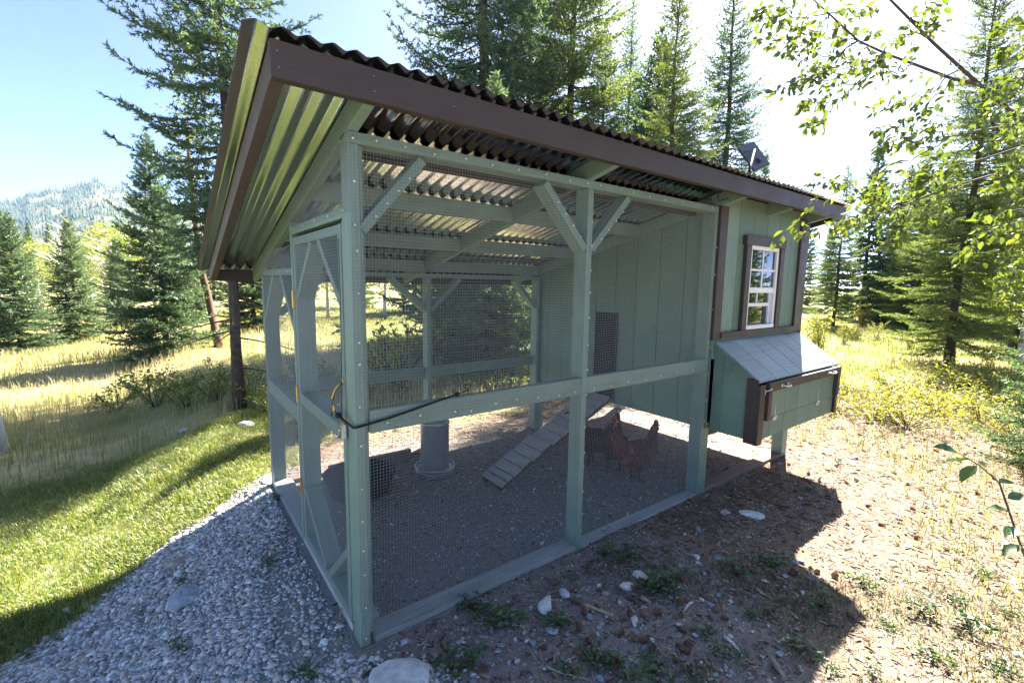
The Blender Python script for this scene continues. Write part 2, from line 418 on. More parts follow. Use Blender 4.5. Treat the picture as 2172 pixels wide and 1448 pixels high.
# --- end wall, narrow panel beside the door
box('rail', (E2, .970, .676), (T, DB-T-.001, .766), m_green, coop)
box('rail', (E2, .970, 1.468), (D, DB-T-.001, 1.506), m_green, coop)
box('door_header', (.001, D+.002, 1.672), (D, .928, 1.712), m_green, coop)
# --- braces
def brace(p0, p1, wdir, depthw=D, th=T): return board('brace', p0, p1, th, depthw, wdir, m_green, coop, .002)
def front_brace(xa, za, xb, zb, y0, y1):
    p0 = Vector((xa, (y0+y1)/2, za)); p1 = Vector((xb, (y0+y1)/2, zb)); d = (p1-p0).normalized()
    return board('brace', p0, p1, T, abs(y1-y0), d.cross(Vector((0, 1, 0))), m_green, coop, .002)
front_brace(.045, 1.625, .285, 1.905, .003, D-.004)
front_brace(XM-T-.005, 1.62, .905, 1.908, .003, D-.004); front_brace(XM+.004, 1.62, 1.50, 1.908, .003, D-.004)
zb = rz(DB)-.05
front_brace(XM-T, 1.21, .88, zb, DB-D+.004, DB-.004); front_brace(XM, 1.21, 1.50, zb, DB-D+.004, DB-.004)
front_brace(XH-T-.02, 1.21, 2.10, zb, DB-D+.004, DB-.004); front_brace(.09, 1.21, .39, zb, DB-D+.004, DB-.004)
def end_brace(ya, za, yb, zb_, par, x0=.003, x1=D-.004):
    p0 = Vector(((x0+x1)/2, ya, za)); p1 = Vector(((x0+x1)/2, yb, zb_)); d = (p1-p0).normalized()
    return board('brace', p0, p1, T*.9, x1-x0, d.cross(Vector((1, 0, 0))), m_green, par, .002)
end_brace(1.825, 1.19, 1.50, 1.469, coop); end_brace(.972, 1.19, 1.28, 1.469, coop)
# --- rafters, blocking, fascia, barge boards
YF, YB = -.17, 2.25
for x in (0.0, XM-T, XH-T+.02, 3.05, XE-T):
    z0, z1 = rz(YF), rz(YB)
    prism('rafter', [(YF, z0), (YB, z1), (YB, z1+.0914), (YF, z0+.0914)], 0, x, x+T, m_green, coop, .002)
for y, m in ((.16, m_brown), (.62, m_green), (1.24, m_green), (DB-.05, m_green)):
    for xa, xb in ((T, XM-T), (XM, XH-T+.02)):
        z = rz(y+T)
        box('purlin', (xa+.001, y, z+.003), (xb-.001, y+T, z+.0905), m, coop)
XL, XR = -.27, 3.93
box('fascia', (XL, YF-T, rz(YF)-.006), (XR, YF-.001, rz(YF)+.0935), m_brown, coop)
box('fascia', (XL, YB+.001, rz(YB)-.004), (XR, YB+T, rz(YB)+.080), m_brown, coop)
for x in (XL+.001, XR-T-.001):
    prism('barge_board', [(YF-.002, rz(YF)-.004), (YB, rz(YB)-.004), (YB, rz(YB)+.086), (YF-.002, rz(YF)+.086)], 0, x, x+T, m_brownworn if x < 0 else m_brown, coop, .002)
# --- corrugated roof sheets
P = .066; YA, YZ = -.232, 2.325
def roof_profile(x):
    c = np.cos(2*math.pi*(x+.305)/P); return .0062*np.arcsin(.94*c)/math.asin(.94)
x0 = -.338; nsh = 7; per = 14
edges = np.linspace(x0, XR+.05, nsh+1)
for k in range(nsh):
    a, b_ = edges[k], edges[k+1]+(.02 if k < nsh-1 else 0)
    xs = np.arange(a, b_, P/per); lift = .0016*k % .0032
    V = []; F = []; MI = []; n = len(xs); yf, yb = YA-.004*(k % 3), YZ+.006*(k % 2)
    pz = roof_profile(xs)
    for (yy, off) in ((yf, .0), (yb, .0), (yf, -.0007), (yb, -.0007)):
        for i in range(n): V.append((xs[i], yy, rz(yy)+.0914+.0067+pz[i]+lift+off))
    for i in range(n-1):
        F.append((i, i+1, n+i+1, n+i)); MI.append(0); F.append((2*n+i+1, 2*n+i, 3*n+i, 3*n+i+1)); MI.append(1)
        F.append((2*n+i, 2*n+i+1, i+1, i)); MI.append(0); F.append((n+i, n+i+1, 3*n+i+1, 3*n+i)); MI.append(0)
    F.append((0, n, 3*n, 2*n)); MI.append(0); F.append((n-1, 3*n-1, 4*n-1, 2*n-1)); MI.append(0)
    me = pymesh('roof_sheet', V, F, True); 
    o = new_obj('roof_sheet', me, coop, [m_roof, m_galvalume]); me.polygons.foreach_set('material_index', MI)
    me.set_sharp_from_angle(angle=R(60))
# --- hen house: siding boards with grooves, floor
ZB = .465; G = .0045
def side_board(yz, x0_, x1_): return prism('siding_board', yz, 0, x0_, x1_, m_siding, coop, .0015)
ys = [0.001] + [.235+.2065*k for k in range(8)] + [DB-.004]
for xa, xb in ((XH, XH+.016), (XE-.016, XE)):
    for a, b_ in zip(ys[:-1], ys[1:]):
        top = lambda y: rz(y)+.088
        pop = xa < 3 and a < .95 < b_+.0
        side_board([(a+G/2, ZB), (b_-G/2, ZB), (b_-G/2, top(b_)), (a+G/2, top(a))], xa, xb)
    prism('siding_backing', [(.02, ZB+.01), (DB-.02, ZB+.01), (DB-.02, rz(DB)+.06), (.02, rz(.02)+.06)], 0, xa+(.017 if xa < 3 else -.007), xa+(.022 if xa < 3 else -.002), m_brown, coop)
WX0, WX1, WZ0, WZ1 = 2.81, 3.252, 1.135, 1.74
xs = [XH+.018] + [2.664+.2035*k for k in range(5)] + [XE-.018]
ZT = rz(0)+.088
for a, b_ in zip(xs[:-1], xs[1:]):
    segs = [(a, b_, .95, ZT)]
    if b_ > WX0 and a < WX1:
        segs = [(a, b_, .95, WZ0), (a, b_, WZ1, ZT)]
        if a < WX0: segs.append((a, WX0, WZ0+.001, WZ1-.001))
        if b_ > WX1: segs.append((WX1, b_, WZ0+.001, WZ1-.001))
    for (p, q, z0, z1) in segs:
        box('siding_board', (p+G/2, -.0005, z0), (q-G/2, .0155, z1), m_siding_worn if a < 2.6 else m_siding, coop, .0015)
for a, b_ in zip(xs[:-1], xs[1:]): box('siding_board', (a+G/2, DB-.002, ZB), (b_-G/2, DB+.013, rz(DB)+.085), m_siding, coop, .0015)
box('floor_board', (XH+.024, .02, ZB+.01), (XE-.024, DB-.02, ZB+.03), m_raw, coop)
box('joist', (XH+.03, .03, ZB-.075), (XE-.03, .07, ZB+.008), m_brown, coop); box('joist', (XH+.03, DB-.1, ZB-.075), (XE-.03, DB-.06, ZB+.008), m_brown, coop)
# --- brown trim of the house
box('corner_trim', (XH-.022, -.021, 1.085), (XH+.07, -.0015, H+.005), m_brown, coop); box('corner_trim', (XH-.0215, -.0215, 1.09), (XH-.003, .004, H+.003), m_brown, coop)
box('corner_trim', (XE-.125, -.021, 1.085), (XE+.012, -.0015, H+.03), m_brown, coop); box('corner_trim', (XE+.001, -.02, ZB), (XE+.02, .09, H+.02), m_brown, coop)
box('corner_trim', (XH-.018, DB-.02, ZB), (XH-.002, DB+.05, rz(DB)+.0), m_brownworn, coop)
box('sill_trim', (XH+.072, -.030, 1.090), (XE-.127, -.0015, 1.132), m_brown, coop)
# --- pop door for the hens
pd = empty('pop_door', (0, 0, 0)); pd.parent = coop
box('sliding_panel', (XH-.012, .826, .69), (XH-.002, 1.038, 1.215), m_black, pd)
box('opening_shade_panel', (XH-.006, .83, .50), (XH-.001, 1.035, .689), m_dark_inside, pd)  # black panel laid on uncut siding, painted as the shade of the hole
for y in (.812, 1.042): box('track', (XH-.016, y, .49), (XH-.0015, y+.012, 1.22), m_brown, pd)
# --- window
win = empty('window', (0, 0, 0)); win.parent = coop
def wb(name, a, b, m, bev=.002): return box(name, a, b, m, win, bev)
wb('head_trim', (2.722, -.034, 1.738), (3.325, -.0015, 1.802), m_brown)
wb('jamb_trim', (2.742, -.030, 1.133), (2.806, -.0015, 1.7375), m_brown); wb('jamb_trim', (3.258, -.030, 1.133), (3.322, -.0015, 1.7375), m_brown)
f0, f1 = WX0+.001, WX1-.001
wb('frame', (f0, -.018, WZ1-.03), (f1, .05, WZ1-.001), m_white); wb('frame', (f0, -.022, WZ0+.001), (f1, .05, WZ0+.03), m_white)
wb('frame', (f0, -.018, WZ0+.031), (f0+.03, .05, WZ1-.031), m_white); wb('frame', (f1-.03, -.018, WZ0+.031), (f1, .05, WZ1-.031), m_white)
zm = 1.425
wb('sash', (f0+.031, -.012, zm-.024), (f1-.031, .02, zm+.016), m_white)
xc = (f0+f1)/2
wb('muntin', (xc-.008, -.008, zm+.017), (xc+.008, .004, WZ1-.032), m_white); zc = (zm+WZ1-.03)/2
wb('muntin', (f0+.031, -.009, zc-.008), (xc-.009, .003, zc+.008), m_white); wb('muntin', (xc+.009, -.009, zc-.008), (f1-.031, .003, zc+.008), m_white)
wb('sash', (f0+.032, .010, 1.300), (f1-.045, .036, 1.326), m_white); wb('muntin', (xc-.012, .014, 1.327), (xc+.001, .03, zm-.026), m_white)
wb('sash', (f1-.044, .010, WZ0+.031), (f1-.031, .036, zm-.025), m_white)
for (a, b_, z0, z1, y) in ((f0+.03, xc-.007, zc+.007, WZ1-.03, -.002), (xc+.007, f1-.03, zc+.007, WZ1-.03, -.002), (f0+.03, xc-.007, zm+.015, zc-.007, -.002), (xc+.007, f1-.03, zm+.015, zc-.007, -.002),
                        (f0+.03, xc-.012, 1.325, zm-.024, .022), (xc, f1-.044, 1.325, zm-.024, .022), (f0+.03, f1-.044, WZ0+.03, 1.301, .024)):
    me = pymesh('pane', [(a, y, z0), (b_, y, z0), (b_, y, z1), (a, y, z1)], [(0, 1, 2, 3)]); new_obj('pane', me, win, m_glass)
box('dark_interior_board', (2.6, .25, 1.0), (3.5, .262, 1.9), m_dark_inside, win, 0)  # added black board standing in for the unlit room behind the panes
# --- nest box
NY, NZB = -.318, .452
nest = empty('nest_box', (0, 0, 0)); nest.parent = coop
nx0, nx1 = XH+.045, XE+.0
def nz_lid(y): return 1.08 + .70*y
for a, b_ in ((-.003, -.075), (-.077, -.281)):
    for x in (nx0, nx1-.014): prism('side_board', [(a, NZB), (b_, NZB), (b_, nz_lid(b_)-.018), (a, nz_lid(a)-.018)], 0, x, x+.014, m_siding, nest, .0012)
lx = [nx0-.014] + [2.664+.2085*k for k in range(5)] + [nx1+.012]
for a, b_ in zip(lx[:-1], lx[1:]):
    prism('lid_board', [(-.002, nz_lid(-.002)), (-.328, nz_lid(-.328)), (-.322, nz_lid(-.322)-.016), (-.002, nz_lid(-.002)-.016)], 0, a+.0026, b_-.0026, m_lid, nest, .001)
fx = [nx0+.006] + [2.60+.2035*k for k in range(6)] + [nx1-.006]
fx = [nx0+.002, 2.64, 2.845, 3.05, 3.255, 3.46, nx1-.002]
zs = .585
for a, b_ in zip(fx[:-1], fx[1:]):
    box('front_board', (a+.0018, -.315, NZB), (b_-.0018, -.302, zs-.002), m_siding, nest, .0012)
    box('door_board', (a+.0018, -.317, zs+.001), (b_-.0018, -.303, .80), m_siding, nest, .0012)
box('backing', (nx0+.016, -.301, NZB+.003), (nx1-.016, -.296, .80), m_brown, nest, 0)
box('floor_board', (nx0+.016, -.294, NZB+.002), (nx1-.016, -.002, NZB+.014), m_raw, nest, 0)
box('corner_trim', (nx0-.018, -.337, NZB-.02), (nx0+.052, -.3165, nz_lid(-.33)-.022), m_brown, nest); box('corner_trim', (nx0-.017, -.3162, NZB-.018), (nx0-.001, -.245, nz_lid(-.28)-.024), m_brown, nest)
box('corner_trim', (nx1-.03, -.335, NZB), (nx1+.012, -.3175, nz_lid(-.33)-.022), m_brown, nest)
box('door_trim', (nx0+.075, -.350, .775), (nx1-.002, -.3185, .832), m_brown, nest); box('door_trim', (nx0+.075, -.348, .585), (nx0+.125, -.3185, .774), m_brown, nest)
box('door_trim', (nx1-.05, -.348, .60), (nx1-.004, -.3185, .774), m_brown, nest)
def wire_handle(x, z, name='handle'):
    pts = [(x-.045, -.35, z), (x-.042, -.368, z), (x-.03, -.378, z-.004), (x, -.382, z-.006), (x+.03, -.378, z-.004), (x+.042, -.368, z), (x+.045, -.35, z)]
    V, F = tube_data(pts, .0042, 8)
    parts = [(V, F)]
    for s in (-1, 1):
        v, f = lathe([(.0, .003), (.011, .003), (.011, 0)], 12); parts.append(([(p[0]+x+s*.045, -.351-p[2], p[1]+z) for p in v], f))
    V, F = merge(parts); return new_obj(name, pymesh(name, V, F, True), nest, m_zinc)
wire_handle(2.74, .803); wire_handle(3.52, .808)
def t_hinge(x, z):
    V = [(-.008, 0, 0), (.008, 0, 0), (.0045, 0, .085), (0, 0, .094), (-.0045, 0, .085), (-.028, 0, -.012), (.028, 0, -.012), (.028, 0, -.034), (-.028, 0, -.034)]
    parts = []
    for poly in (V[:5], V[5:]):
        n = len(poly); v = [(p[0]+x, -.3205, p[2]+z) for p in poly]+[(p[0]+x, -.3165, p[2]+z) for p in poly]
        f = [tuple(range(n)), tuple(range(2*n-1, n-1, -1))]+[(i, i+n, (i+1) % n+n, (i+1) % n) for i in range(n)]; parts.append((v, f))
    v, f = tube_data([(x-.026, -.322, z-.006), (x+.026, -.322, z-.006)], .0055, 8); parts.append((v, f))
    for dx in (-.018, 0, .018):
        v, f = lathe([(.0, .0015), (.004, .001), (.0045, 0)], 8); parts.append(([(p[0]+x+dx, -.3205-p[2], p[1]+z-.023) for p in v], f))
    V, F = merge(parts); new_obj('hinge', pymesh('hinge', V, F), nest, m_zinc)
t_hinge(2.70, .592); t_hinge(3.405, .592)
tube('hook', [(nx0+.02, -.347, .790), (nx0+.035, -.353, .791), (nx0+.075, -.357, .796), (nx0+.10, -.353, .797), (nx0+.104, -.35, .79)], .0028, m_zinc, nest)
tube('hook_eye', [(nx0+.018, -.338, .80), (nx0+.018, -.347, .797), (nx0+.018, -.35, .785), (nx0+.018, -.345, .765)], .0026, m_zinc, nest)
# --- door
door = empty('door', (0, 0, 0)); door.parent = coop
DY0, DY1, DZ0, DZ1 = .116, .906, .035, 1.655
def db(name, a, b): return box(name, a, b, m_green, door, .002)
db('stile', (0, DY0, DZ0), (D, DY0+T, DZ1)); db('stile', (0, DY1-T, DZ0), (D, DY1, DZ1))
db('door_rail', (.001, DY0+T+.001, DZ1-T), (D, DY1-T-.001, DZ1-.001)); db('door_rail', (.001, DY0+T+.001, DZ0), (D, DY1-T-.001, DZ0+T)); db('door_rail', (.001, DY0+T+.001, .80), (D, DY1-T-.001, .86))
ym = (DY0+DY1)/2
end_brace(DY1-T-.004, 1.36, ym+.06, DZ1-T-.002, door); end_brace(DY0+T+.004, 1.36, ym-.06, DZ1-T-.002, door)
end_brace(DY1-T-.004, .33, ym+.0, DZ0+T+.002, door); end_brace(DY0+T+.004, .33, ym-.07, DZ0+T+.002, door)
for z in (1.345, .845, .33):
    pts = [(-.006, DY1+.013, z-.045), (-.006, DY1+.013, z+.045)]
    V, F = tube_data(pts, .0058, 8); q = []
    for s in (-1, 1):
        a0, a1 = (DY1+.013, DY1+.013+s*.022); y0, y1 = min(a0, a1), max(a0, a1)
        q.append(([(-.0012, y0, z-.044), (-.0012, y1, z-.044), (-.0012, y1, z+.044), (-.0012, y0, z+.044), (-.0032, y0, z-.044), (-.0032, y1, z-.044), (-.0032, y1, z+.044), (-.0032, y0, z+.044)],
                  [(0, 1, 2, 3), (7, 6, 5, 4), (0, 4, 5, 1), (1, 5, 6, 2), (2, 6, 7, 3), (3, 7, 4, 0)]))
    V, F = merge([(V, F)]+q); new_obj('hinge', pymesh('hinge', V, F), door, m_brass)
hy = DY0+.020
pts = [(-.004, hy, 1.052), (-.012, hy, 1.046), (-.030, hy+.002, 1.025), (-.040, hy+.003, .99), (-.041, hy+.003, .96), (-.036, hy+.002, .935), (-.022, hy, .915), (-.008, hy, .908), (-.003, hy, .905)]
V, F = tube_data(pts, [.004, .005, .0055, .0065, .0065, .0062, .0055, .005, .004], 10); q = [(V, F)]
for z in (1.055, .903):
    v, f = lathe([(.0, .004), (.012, .0035), (.014, .0)], 14); q.append(([(-.001-p[2], hy+p[0], z+p[1]*1.25) for p in v], f))
V, F = merge(q); new_obj('handle', pymesh('handle', V, F, True), door, m_brass)
# latch: plate, knob, catch on the post
q = []
def pl(a, b): 
    x0_, y0_, z0_ = a; x1_, y1_, z1_ = b
    return ([(x0_, y0_, z0_), (x1_, y0_, z0_), (x1_, y1_, z0_), (x0_, y1_, z0_), (x0_, y0_, z1_), (x1_, y0_, z1_), (x1_, y1_, z1_), (x0_, y1_, z1_)],
            [(0, 3, 2, 1), (4, 5, 6, 7), (0, 1, 5, 4), (1, 2, 6, 5), (2, 3, 7, 6), (3, 0, 4, 7)])
q.append(pl((-.006, .10, .835), (-.0025, .165, .885))); q.append(pl((-.022, .086, .83), (-.019, .112, .888))); q.append(pl((-.022, .109, .83), (-.0025, .112, .888)))
q.append(tube_data([(-.012, .15, .845), (-.014, .165, .825), (-.016, .185, .818)], .006, 8)); v, f = lathe([(0, .018), (.007, .016), (.009, .008), (.006, 0)], 10); q.append(([(-.006-p[2], .135+p[0], .858+p[1]) for p in v], f))
V, F = merge(q); new_obj('latch', pymesh('latch', V, F), door, m_zinc)
tube('pull_string', [(-.008, .112, 1.60), (-.008, .114, 1.3), (-.010, .120, 1.05), (-.012, .125, .93), (-.014, .128, .85)], .0013, m_black, door, 5)

# --- wire mesh
def wire_panel(name, org, ud, vd, wlen, hlen, parent, inside=None, wr=.00046, step=.0127, seed=0, nrm=(0, -1, 0), seg=10):
    rg = np.random.default_rng(seed); org, ud, vd, nrm = map(lambda a: np.array(a, float), (org, ud, vd, nrm))
    V = []; F = []
    def bulge(a, b): return .0030*nz(np.asarray(a)*1.0, np.asarray(b)*1.0, 3.4, seed)+.0008*nz(np.asarray(a), np.asarray(b), 11, seed+1)
    def wire(p_uv, inp, off):
        uv = np.array(p_uv); 
        du = .0026*nz(uv[:, 0], uv[:, 1], 3.1, seed+3); dv = .0026*nz(uv[:, 0], uv[:, 1], 2.7, seed+4)
        pts = org + np.outer(uv[:, 0]+du, ud) + np.outer(uv[:, 1]+dv, vd) + np.outer(bulge(uv[:, 0], uv[:, 1])+off+.0040, nrm)
        k = len(V); a = inp*wr; b = nrm*wr
        for p in pts: V.extend([p-a, p+b, p+a, p-b])
        n = len(pts)
        for i in range(n-1):
            for c in range(4): F.append((k+i*4+c, k+i*4+(c+1) % 4, k+(i+1)*4+(c+1) % 4, k+(i+1)*4+c))
    for i in range(int(wlen/step)+1):
        u = i*step; iv = inside('u', u) if inside else [(0, hlen)]
        for (a, b) in iv:
            if b-a > .01: wire([(u, a+(b-a)*t) for t in np.linspace(0, 1, max(3, int((b-a)*seg)))], ud, .0)
    for i in range(int(hlen/step)+1):
        v = i*step; iv = inside('v', v) if inside else [(0, wlen)]
        for (a, b) in iv:
            if b-a > .01: wire([(a+(b-a)*t, v) for t in np.linspace(0, 1, max(3, int((b-a)*seg)))], vd, .0009)
    return new_obj(name, pymesh(name, np.array(V), np.array(F)), parent, m_wire)
wire_panel('wire_mesh', (-.001, 0, -.015), (1, 0, 0), (0, 0, 1), XM-.012, H+.008, coop, seed=1)
wire_panel('wire_mesh', (XM-.010, -.0018, -.02), (1, 0, 0), (0, 0, 1), XH-.03-XM, H+.012, coop, seed=2)
# end wall: narrow panel, and the gable strip above the door
wire_panel('wire_mesh', (0, .962, .0), (0, 1, 0), (0, 0, 1), .90, 1.62, coop, lambda k, s: [(0, min(1.62, rz(.962+s)+.05))] if k == 'u' else [(0, .90 if s < rz(1.862)+.05 else max(0, (H+.05-s)/SL-.962))], seed=3, nrm=(-1, 0, 0))
wire_panel('wire_mesh', (0, .0, 1.69), (0, 1, 0), (0, 0, 1), .96, .36, coop, lambda k, s: [(0, min(.36, rz(s)+.06-1.69))] if k == 'u' else [(0, min(.96, max(0, (H+.06-1.69-s)/SL)))], seed=4, nrm=(-1, 0, 0))
wire_panel('wire_mesh', (0, DY0+.006, DZ0+.006), (0, 1, 0), (0, 0, 1), DY1-DY0-.012, DZ1-DZ0-.012, door, seed=5, nrm=(-1, 0, 0))
wire_panel('wire_mesh', (0, DB+.004, .0), (1, 0, 0), (0, 0, 1), XH-.02, rz(DB)-.02, coop, seed=6, nrm=(0, 1, 0), wr=.00028, seg=4)
wire_panel('wire_mesh', (XH+.03, -.003, -.02), (1, 0, 0), (0, 0, 1), XE-XH-.04, ZB+.01, coop, lambda k, s: [(0, .2)] if False else ([(.0, ZB)] if k == 'u' and s < -1 else []), seed=7)
# --- screws with washers holding the mesh
v, f = lathe([(0, .0035), (.003, .0034), (.0038, .0018), (.0068, .0014), (.0072, 0)], 12)
me_sc_f = pymesh('screw', [(p[0], -p[2]-.002, p[1]) for p in v], f, True); me_sc_f.materials.append(m_screw)
me_sc_e = pymesh('screw_end', [(-p[2], -p[0], p[1]) for p in v], f, True); me_sc_e.materials.append(m_screw)
def screw(x, y, z, end=False):
    o = bpy.data.objects.new('screw', me_sc_e if end else me_sc_f); COL.objects.link(o); o.parent = coop; o.location = (x, y, z)
    s = rnd.uniform(.6, .85); o.scale = (s, s, s)
for z in [.04, .17, .31, .41, .53, .66, .83, .98, 1.14, 1.22, 1.40, 1.55, 1.64, 1.79]: screw(.018+rnd.uniform(-.003, .004), -.005, z)
for x in [.016, .10, .21, .33, .47, .60, .74, .90, 1.05, 1.17, 1.26, 1.42, 1.52, 1.66, 1.8, 1.97, 2.14, 2.3]: screw(x, -.005, H-.022+rnd.uniform(-.006, .006))
for x in [.12, .26, .42, .50, .63, .75, .88, 1.02, 1.13, 1.27, 1.40, 1.55, 1.71, 1.85, 2.02, 2.2, 2.33]: screw(x, -.005, .9+rnd.uniform(-.012, .012))
for z in [.08, .22, .35, .47, .58, .70, .84, 1.0, 1.12, 1.25, 1.38, 1.52, 1.66, 1.78]: screw(XM-.010, -.006, z+rnd.uniform(-.03, .03))
for z in [.1, .24, .4, .55, .7, .85, 1.05, 1.3, 1.5, 1.7]: screw(XH-.03, -.006, z+rnd.uniform(-.03, .03))
for k in range(4): t = .15+.2*k; screw(.06+.22*t, -.005, 1.64+.25*t); screw(XM-.05-.26*t, -.005, 1.64+.25*t); screw(XM+.02+.27*t, -.005, 1.64+.25*t)
for y in (.06, .25, .45, .66, .86): screw(-.005, y, 1.694, True)
for z in (.1, .3, .5, .7, .9, 1.1, 1.3, 1.45): screw(-.005, 1.85, z, True)
for y in (1.05, 1.25, 1.45, 1.65): screw(-.005, y, .72, True); screw(-.005, y, 1.488, True)
# --- screws in the fascia
for x, z in ((-.252, .065), (-.25, .022), (.018, .07), (.02, .025), (.30, .045), (XM-.02, .07), (XM-.018, .022), (1.75, .05), (2.41, .068), (2.412, .024), (3.06, .06), (3.72, .06)):
    o = bpy.data.objects.new('fascia_screw', me_sc_f); COL.objects.link(o); o.parent = coop; o.location = (x, YF-T+.0015, rz(YF)+z); o.scale = (.42, .3, .42)
# --- wiring under the eave
tube('cable', [(2.30, -.14, 2.07), (2.28, -.10, 2.045), (2.29, -.04, 2.01), (2.34, -.02, 1.985), (2.40, -.06, 2.005), (2.43, -.12, 2.04), (2.46, -.165, 2.05)], .003, m_black, coop, 6)
tube('cable', [(2.33, .02, 2.0), (2.1, .09, 1.985), (1.95, .13, 1.99), (1.7, .15, 1.99)], .003, m_black, coop, 6)

# ------------------------------------------------------------------ things on and in the coop
# bungee cord holding the door shut
bc = empty('bungee_cord', (0, -.01, .9)); tag(bc, 'black bungee cord stretched from door handle around corner post', 'bungee cord')
def loc(pts, o): return [(p[0]-o.location.x, p[1]-o.location.y, p[2]-o.location.z) for p in pts]
A = [(-.030, .105, .927), (-.022, .07, .918), (-.012, .02, .908), (-.009, -.004, .905), (-.003, -.011, .9055), (.02, -.011, .908), (.12, -.010, .920), (.22, -.010, .937), (.33, -.011, .958), (.41, -.012, .972)]
tube('cord', loc(A, bc), .0046, m_black, bc, 8)
for c, r_ in (((-.030, .107, .928), .011), ((.425, -.013, .975), .010)):
    v, f = lathe([(0, -.012), (.007, -.010), (.0105, -.002), (.0095, .006), (.006, .012), (0, .014)], 10)
    ax = Vector((.97, 0, .22)) if c[0] > 0 else Vector((-.3, .9, .25)); m3 = ax.to_track_quat('Z', 'Y').to_matrix()
    new_obj('ferrule', pymesh('ferrule', loc([tuple(m3 @ Vector(p)*(r_/.0105)+Vector(c)) for p in v], bc), f, True), bc, m_black)
tube('hook', loc([(.435, -.013, .977), (.46, -.014, .982), (.485, -.014, .99), (.492, -.013, 1.003), (.482, -.012, 1.012), (.466, -.011, 1.012)], bc), .0018, m_black, bc, 6)
tube('hook', loc([(-.032, .115, .932), (-.036, .13, .94), (-.044, .142, .935), (-.046, .146, .92)], bc), .0018, m_black, bc, 6)

# solar flood light on the roof edge
sp = empty('solar_panel', (2.44, -.16, 2.12)); tag(sp, 'small dark solar panel tilted up on the edge of the corrugated roof', 'solar panel')
_c4 = [Vector(tuple(at(u, v, d))) for u, v, d in ((1562, 312, 3.20), (1612, 291, 3.34), (1633, 353, 3.27), (1586, 372, 3.12))]
ctr = sum(_c4, Vector((0, 0, 0)))/4-Vector(sp.location)
xa = (_c4[1]-_c4[0]+_c4[2]-_c4[3]).normalized(); ya = (_c4[0]-_c4[3]+_c4[1]-_c4[2]); ya = (ya-xa*ya.dot(xa)).normalized(); nrm_ = xa.cross(ya)
if nrm_.dot(Vector(tuple(CAM))-_c4[0]) > 0: ya = -ya; nrm_ = -nrm_
m4 = Matrix((xa, ya, nrm_)).transposed().to_4x4(); m4.translation = ctr
def sbox(name, dims, off, mat, bev):
    bm = bmesh.new(); bmesh.ops.create_cube(bm, size=1); bmesh.ops.scale(bm, vec=dims, verts=bm.verts)
    bmesh.ops.bevel(bm, geom=bm.edges[:], offset=bev, segments=2, affect='EDGES')
    o = new_obj(name, bm_mesh(name, bm), sp, mat); o.matrix_local = m4 @ Matrix.Translation(off); return o
sbox('panel', (.215, .205, .014), (0, 0, 0), m_solar, .005); sbox('glass', (.20, .19, .003), (0, 0, .0085), m_solarglass, .001); sbox('junction_box', (.05, .035, .018), (.01, .045, -.015), m_solar, .004); sbox('rear_rib', (.17, .012, .006), (0, -.05, -.009), m_solar, .002)
tube('bracket', [(0.0, 0, -.005), (.005, .01, .05), tuple(ctr+m4.to_3x3() @ Vector((0, -.03, -.03))), tuple(ctr+m4.to_3x3() @ Vector((0, 0, -.006)))], .008, m_black, sp, 8)
tube('foot', [(-.03, -.03, .0), (.03, .04, -.012)], .011, m_black, sp, 8)

# galvanised hanging feeder
fp = np.array([1.03, 1.36]); fz = gz(*fp)
fd = empty('chicken_feeder', (fp[0], fp[1], .0)); tag(fd, 'galvanised metal tube feeder standing in a round pan on the run floor', 'feeder')
v, f = lathe([(.104, .05), (.106, .052), (.106, .40), (.110, .403), (.110, .412), (.103, .412), (.102, .06)], 40); new_obj('hopper', pymesh('hopper', v, f, True), fd, m_galv)
v, f = lathe([(0, .004), (.125, .004), (.136, .012), (.141, .042), (.146, .046), (.143, .049), (.134, .042), (.127, .018), (0, .012)], 44); new_obj('pan', pymesh('pan', v, f, True), fd, m_galv)
a = np.linspace(0, 2*math.pi, 44)
tube('wire_guard', np.stack([  .148*np.cos(a), .148*np.sin(a), .070+0*a], 1), .003, m_zinc, fd, 6)
for k in range(6):
    t = k*math.pi/3; tube('wire_spoke', [(.106*math.cos(t), .106*math.sin(t), .10), (.128*math.cos(t), .128*math.sin(t), .086), (.148*math.cos(t), .148*math.sin(t), .070)], .0026, m_zinc, fd, 5)
v, f = lathe([(0, .09), (.100, .075)], 30); new_obj('feed', pymesh('feed', v, f), fd, plain('grain_feed', (.35, .24, .11), .9, 0, .3, 60, .4))
# rubber tub behind the door
tb = empty('rubber_tub', (.46, 1.36, 0)); tag(tb, 'shallow black rubber tub on the run floor behind the door', 'tub')
v, f = lathe([(0, .012), (.185, .012), (.20, .03), (.225, .14), (.238, .145), (.238, .155), (.224, .155), (.212, .14), (.19, .035), (.175, .022), (0, .022)], 40); new_obj('basin', pymesh('basin', v, f, True), tb, m_black)
# loose dark timber along the back of the run
pk = board('loose_plank', (.35, 1.72, .05), (1.0, 1.73, .045), .09, .035, (0, 0, 1), m_pt, None); tag(pk, 'dark loose timber lying along the back of the run', 'plank')

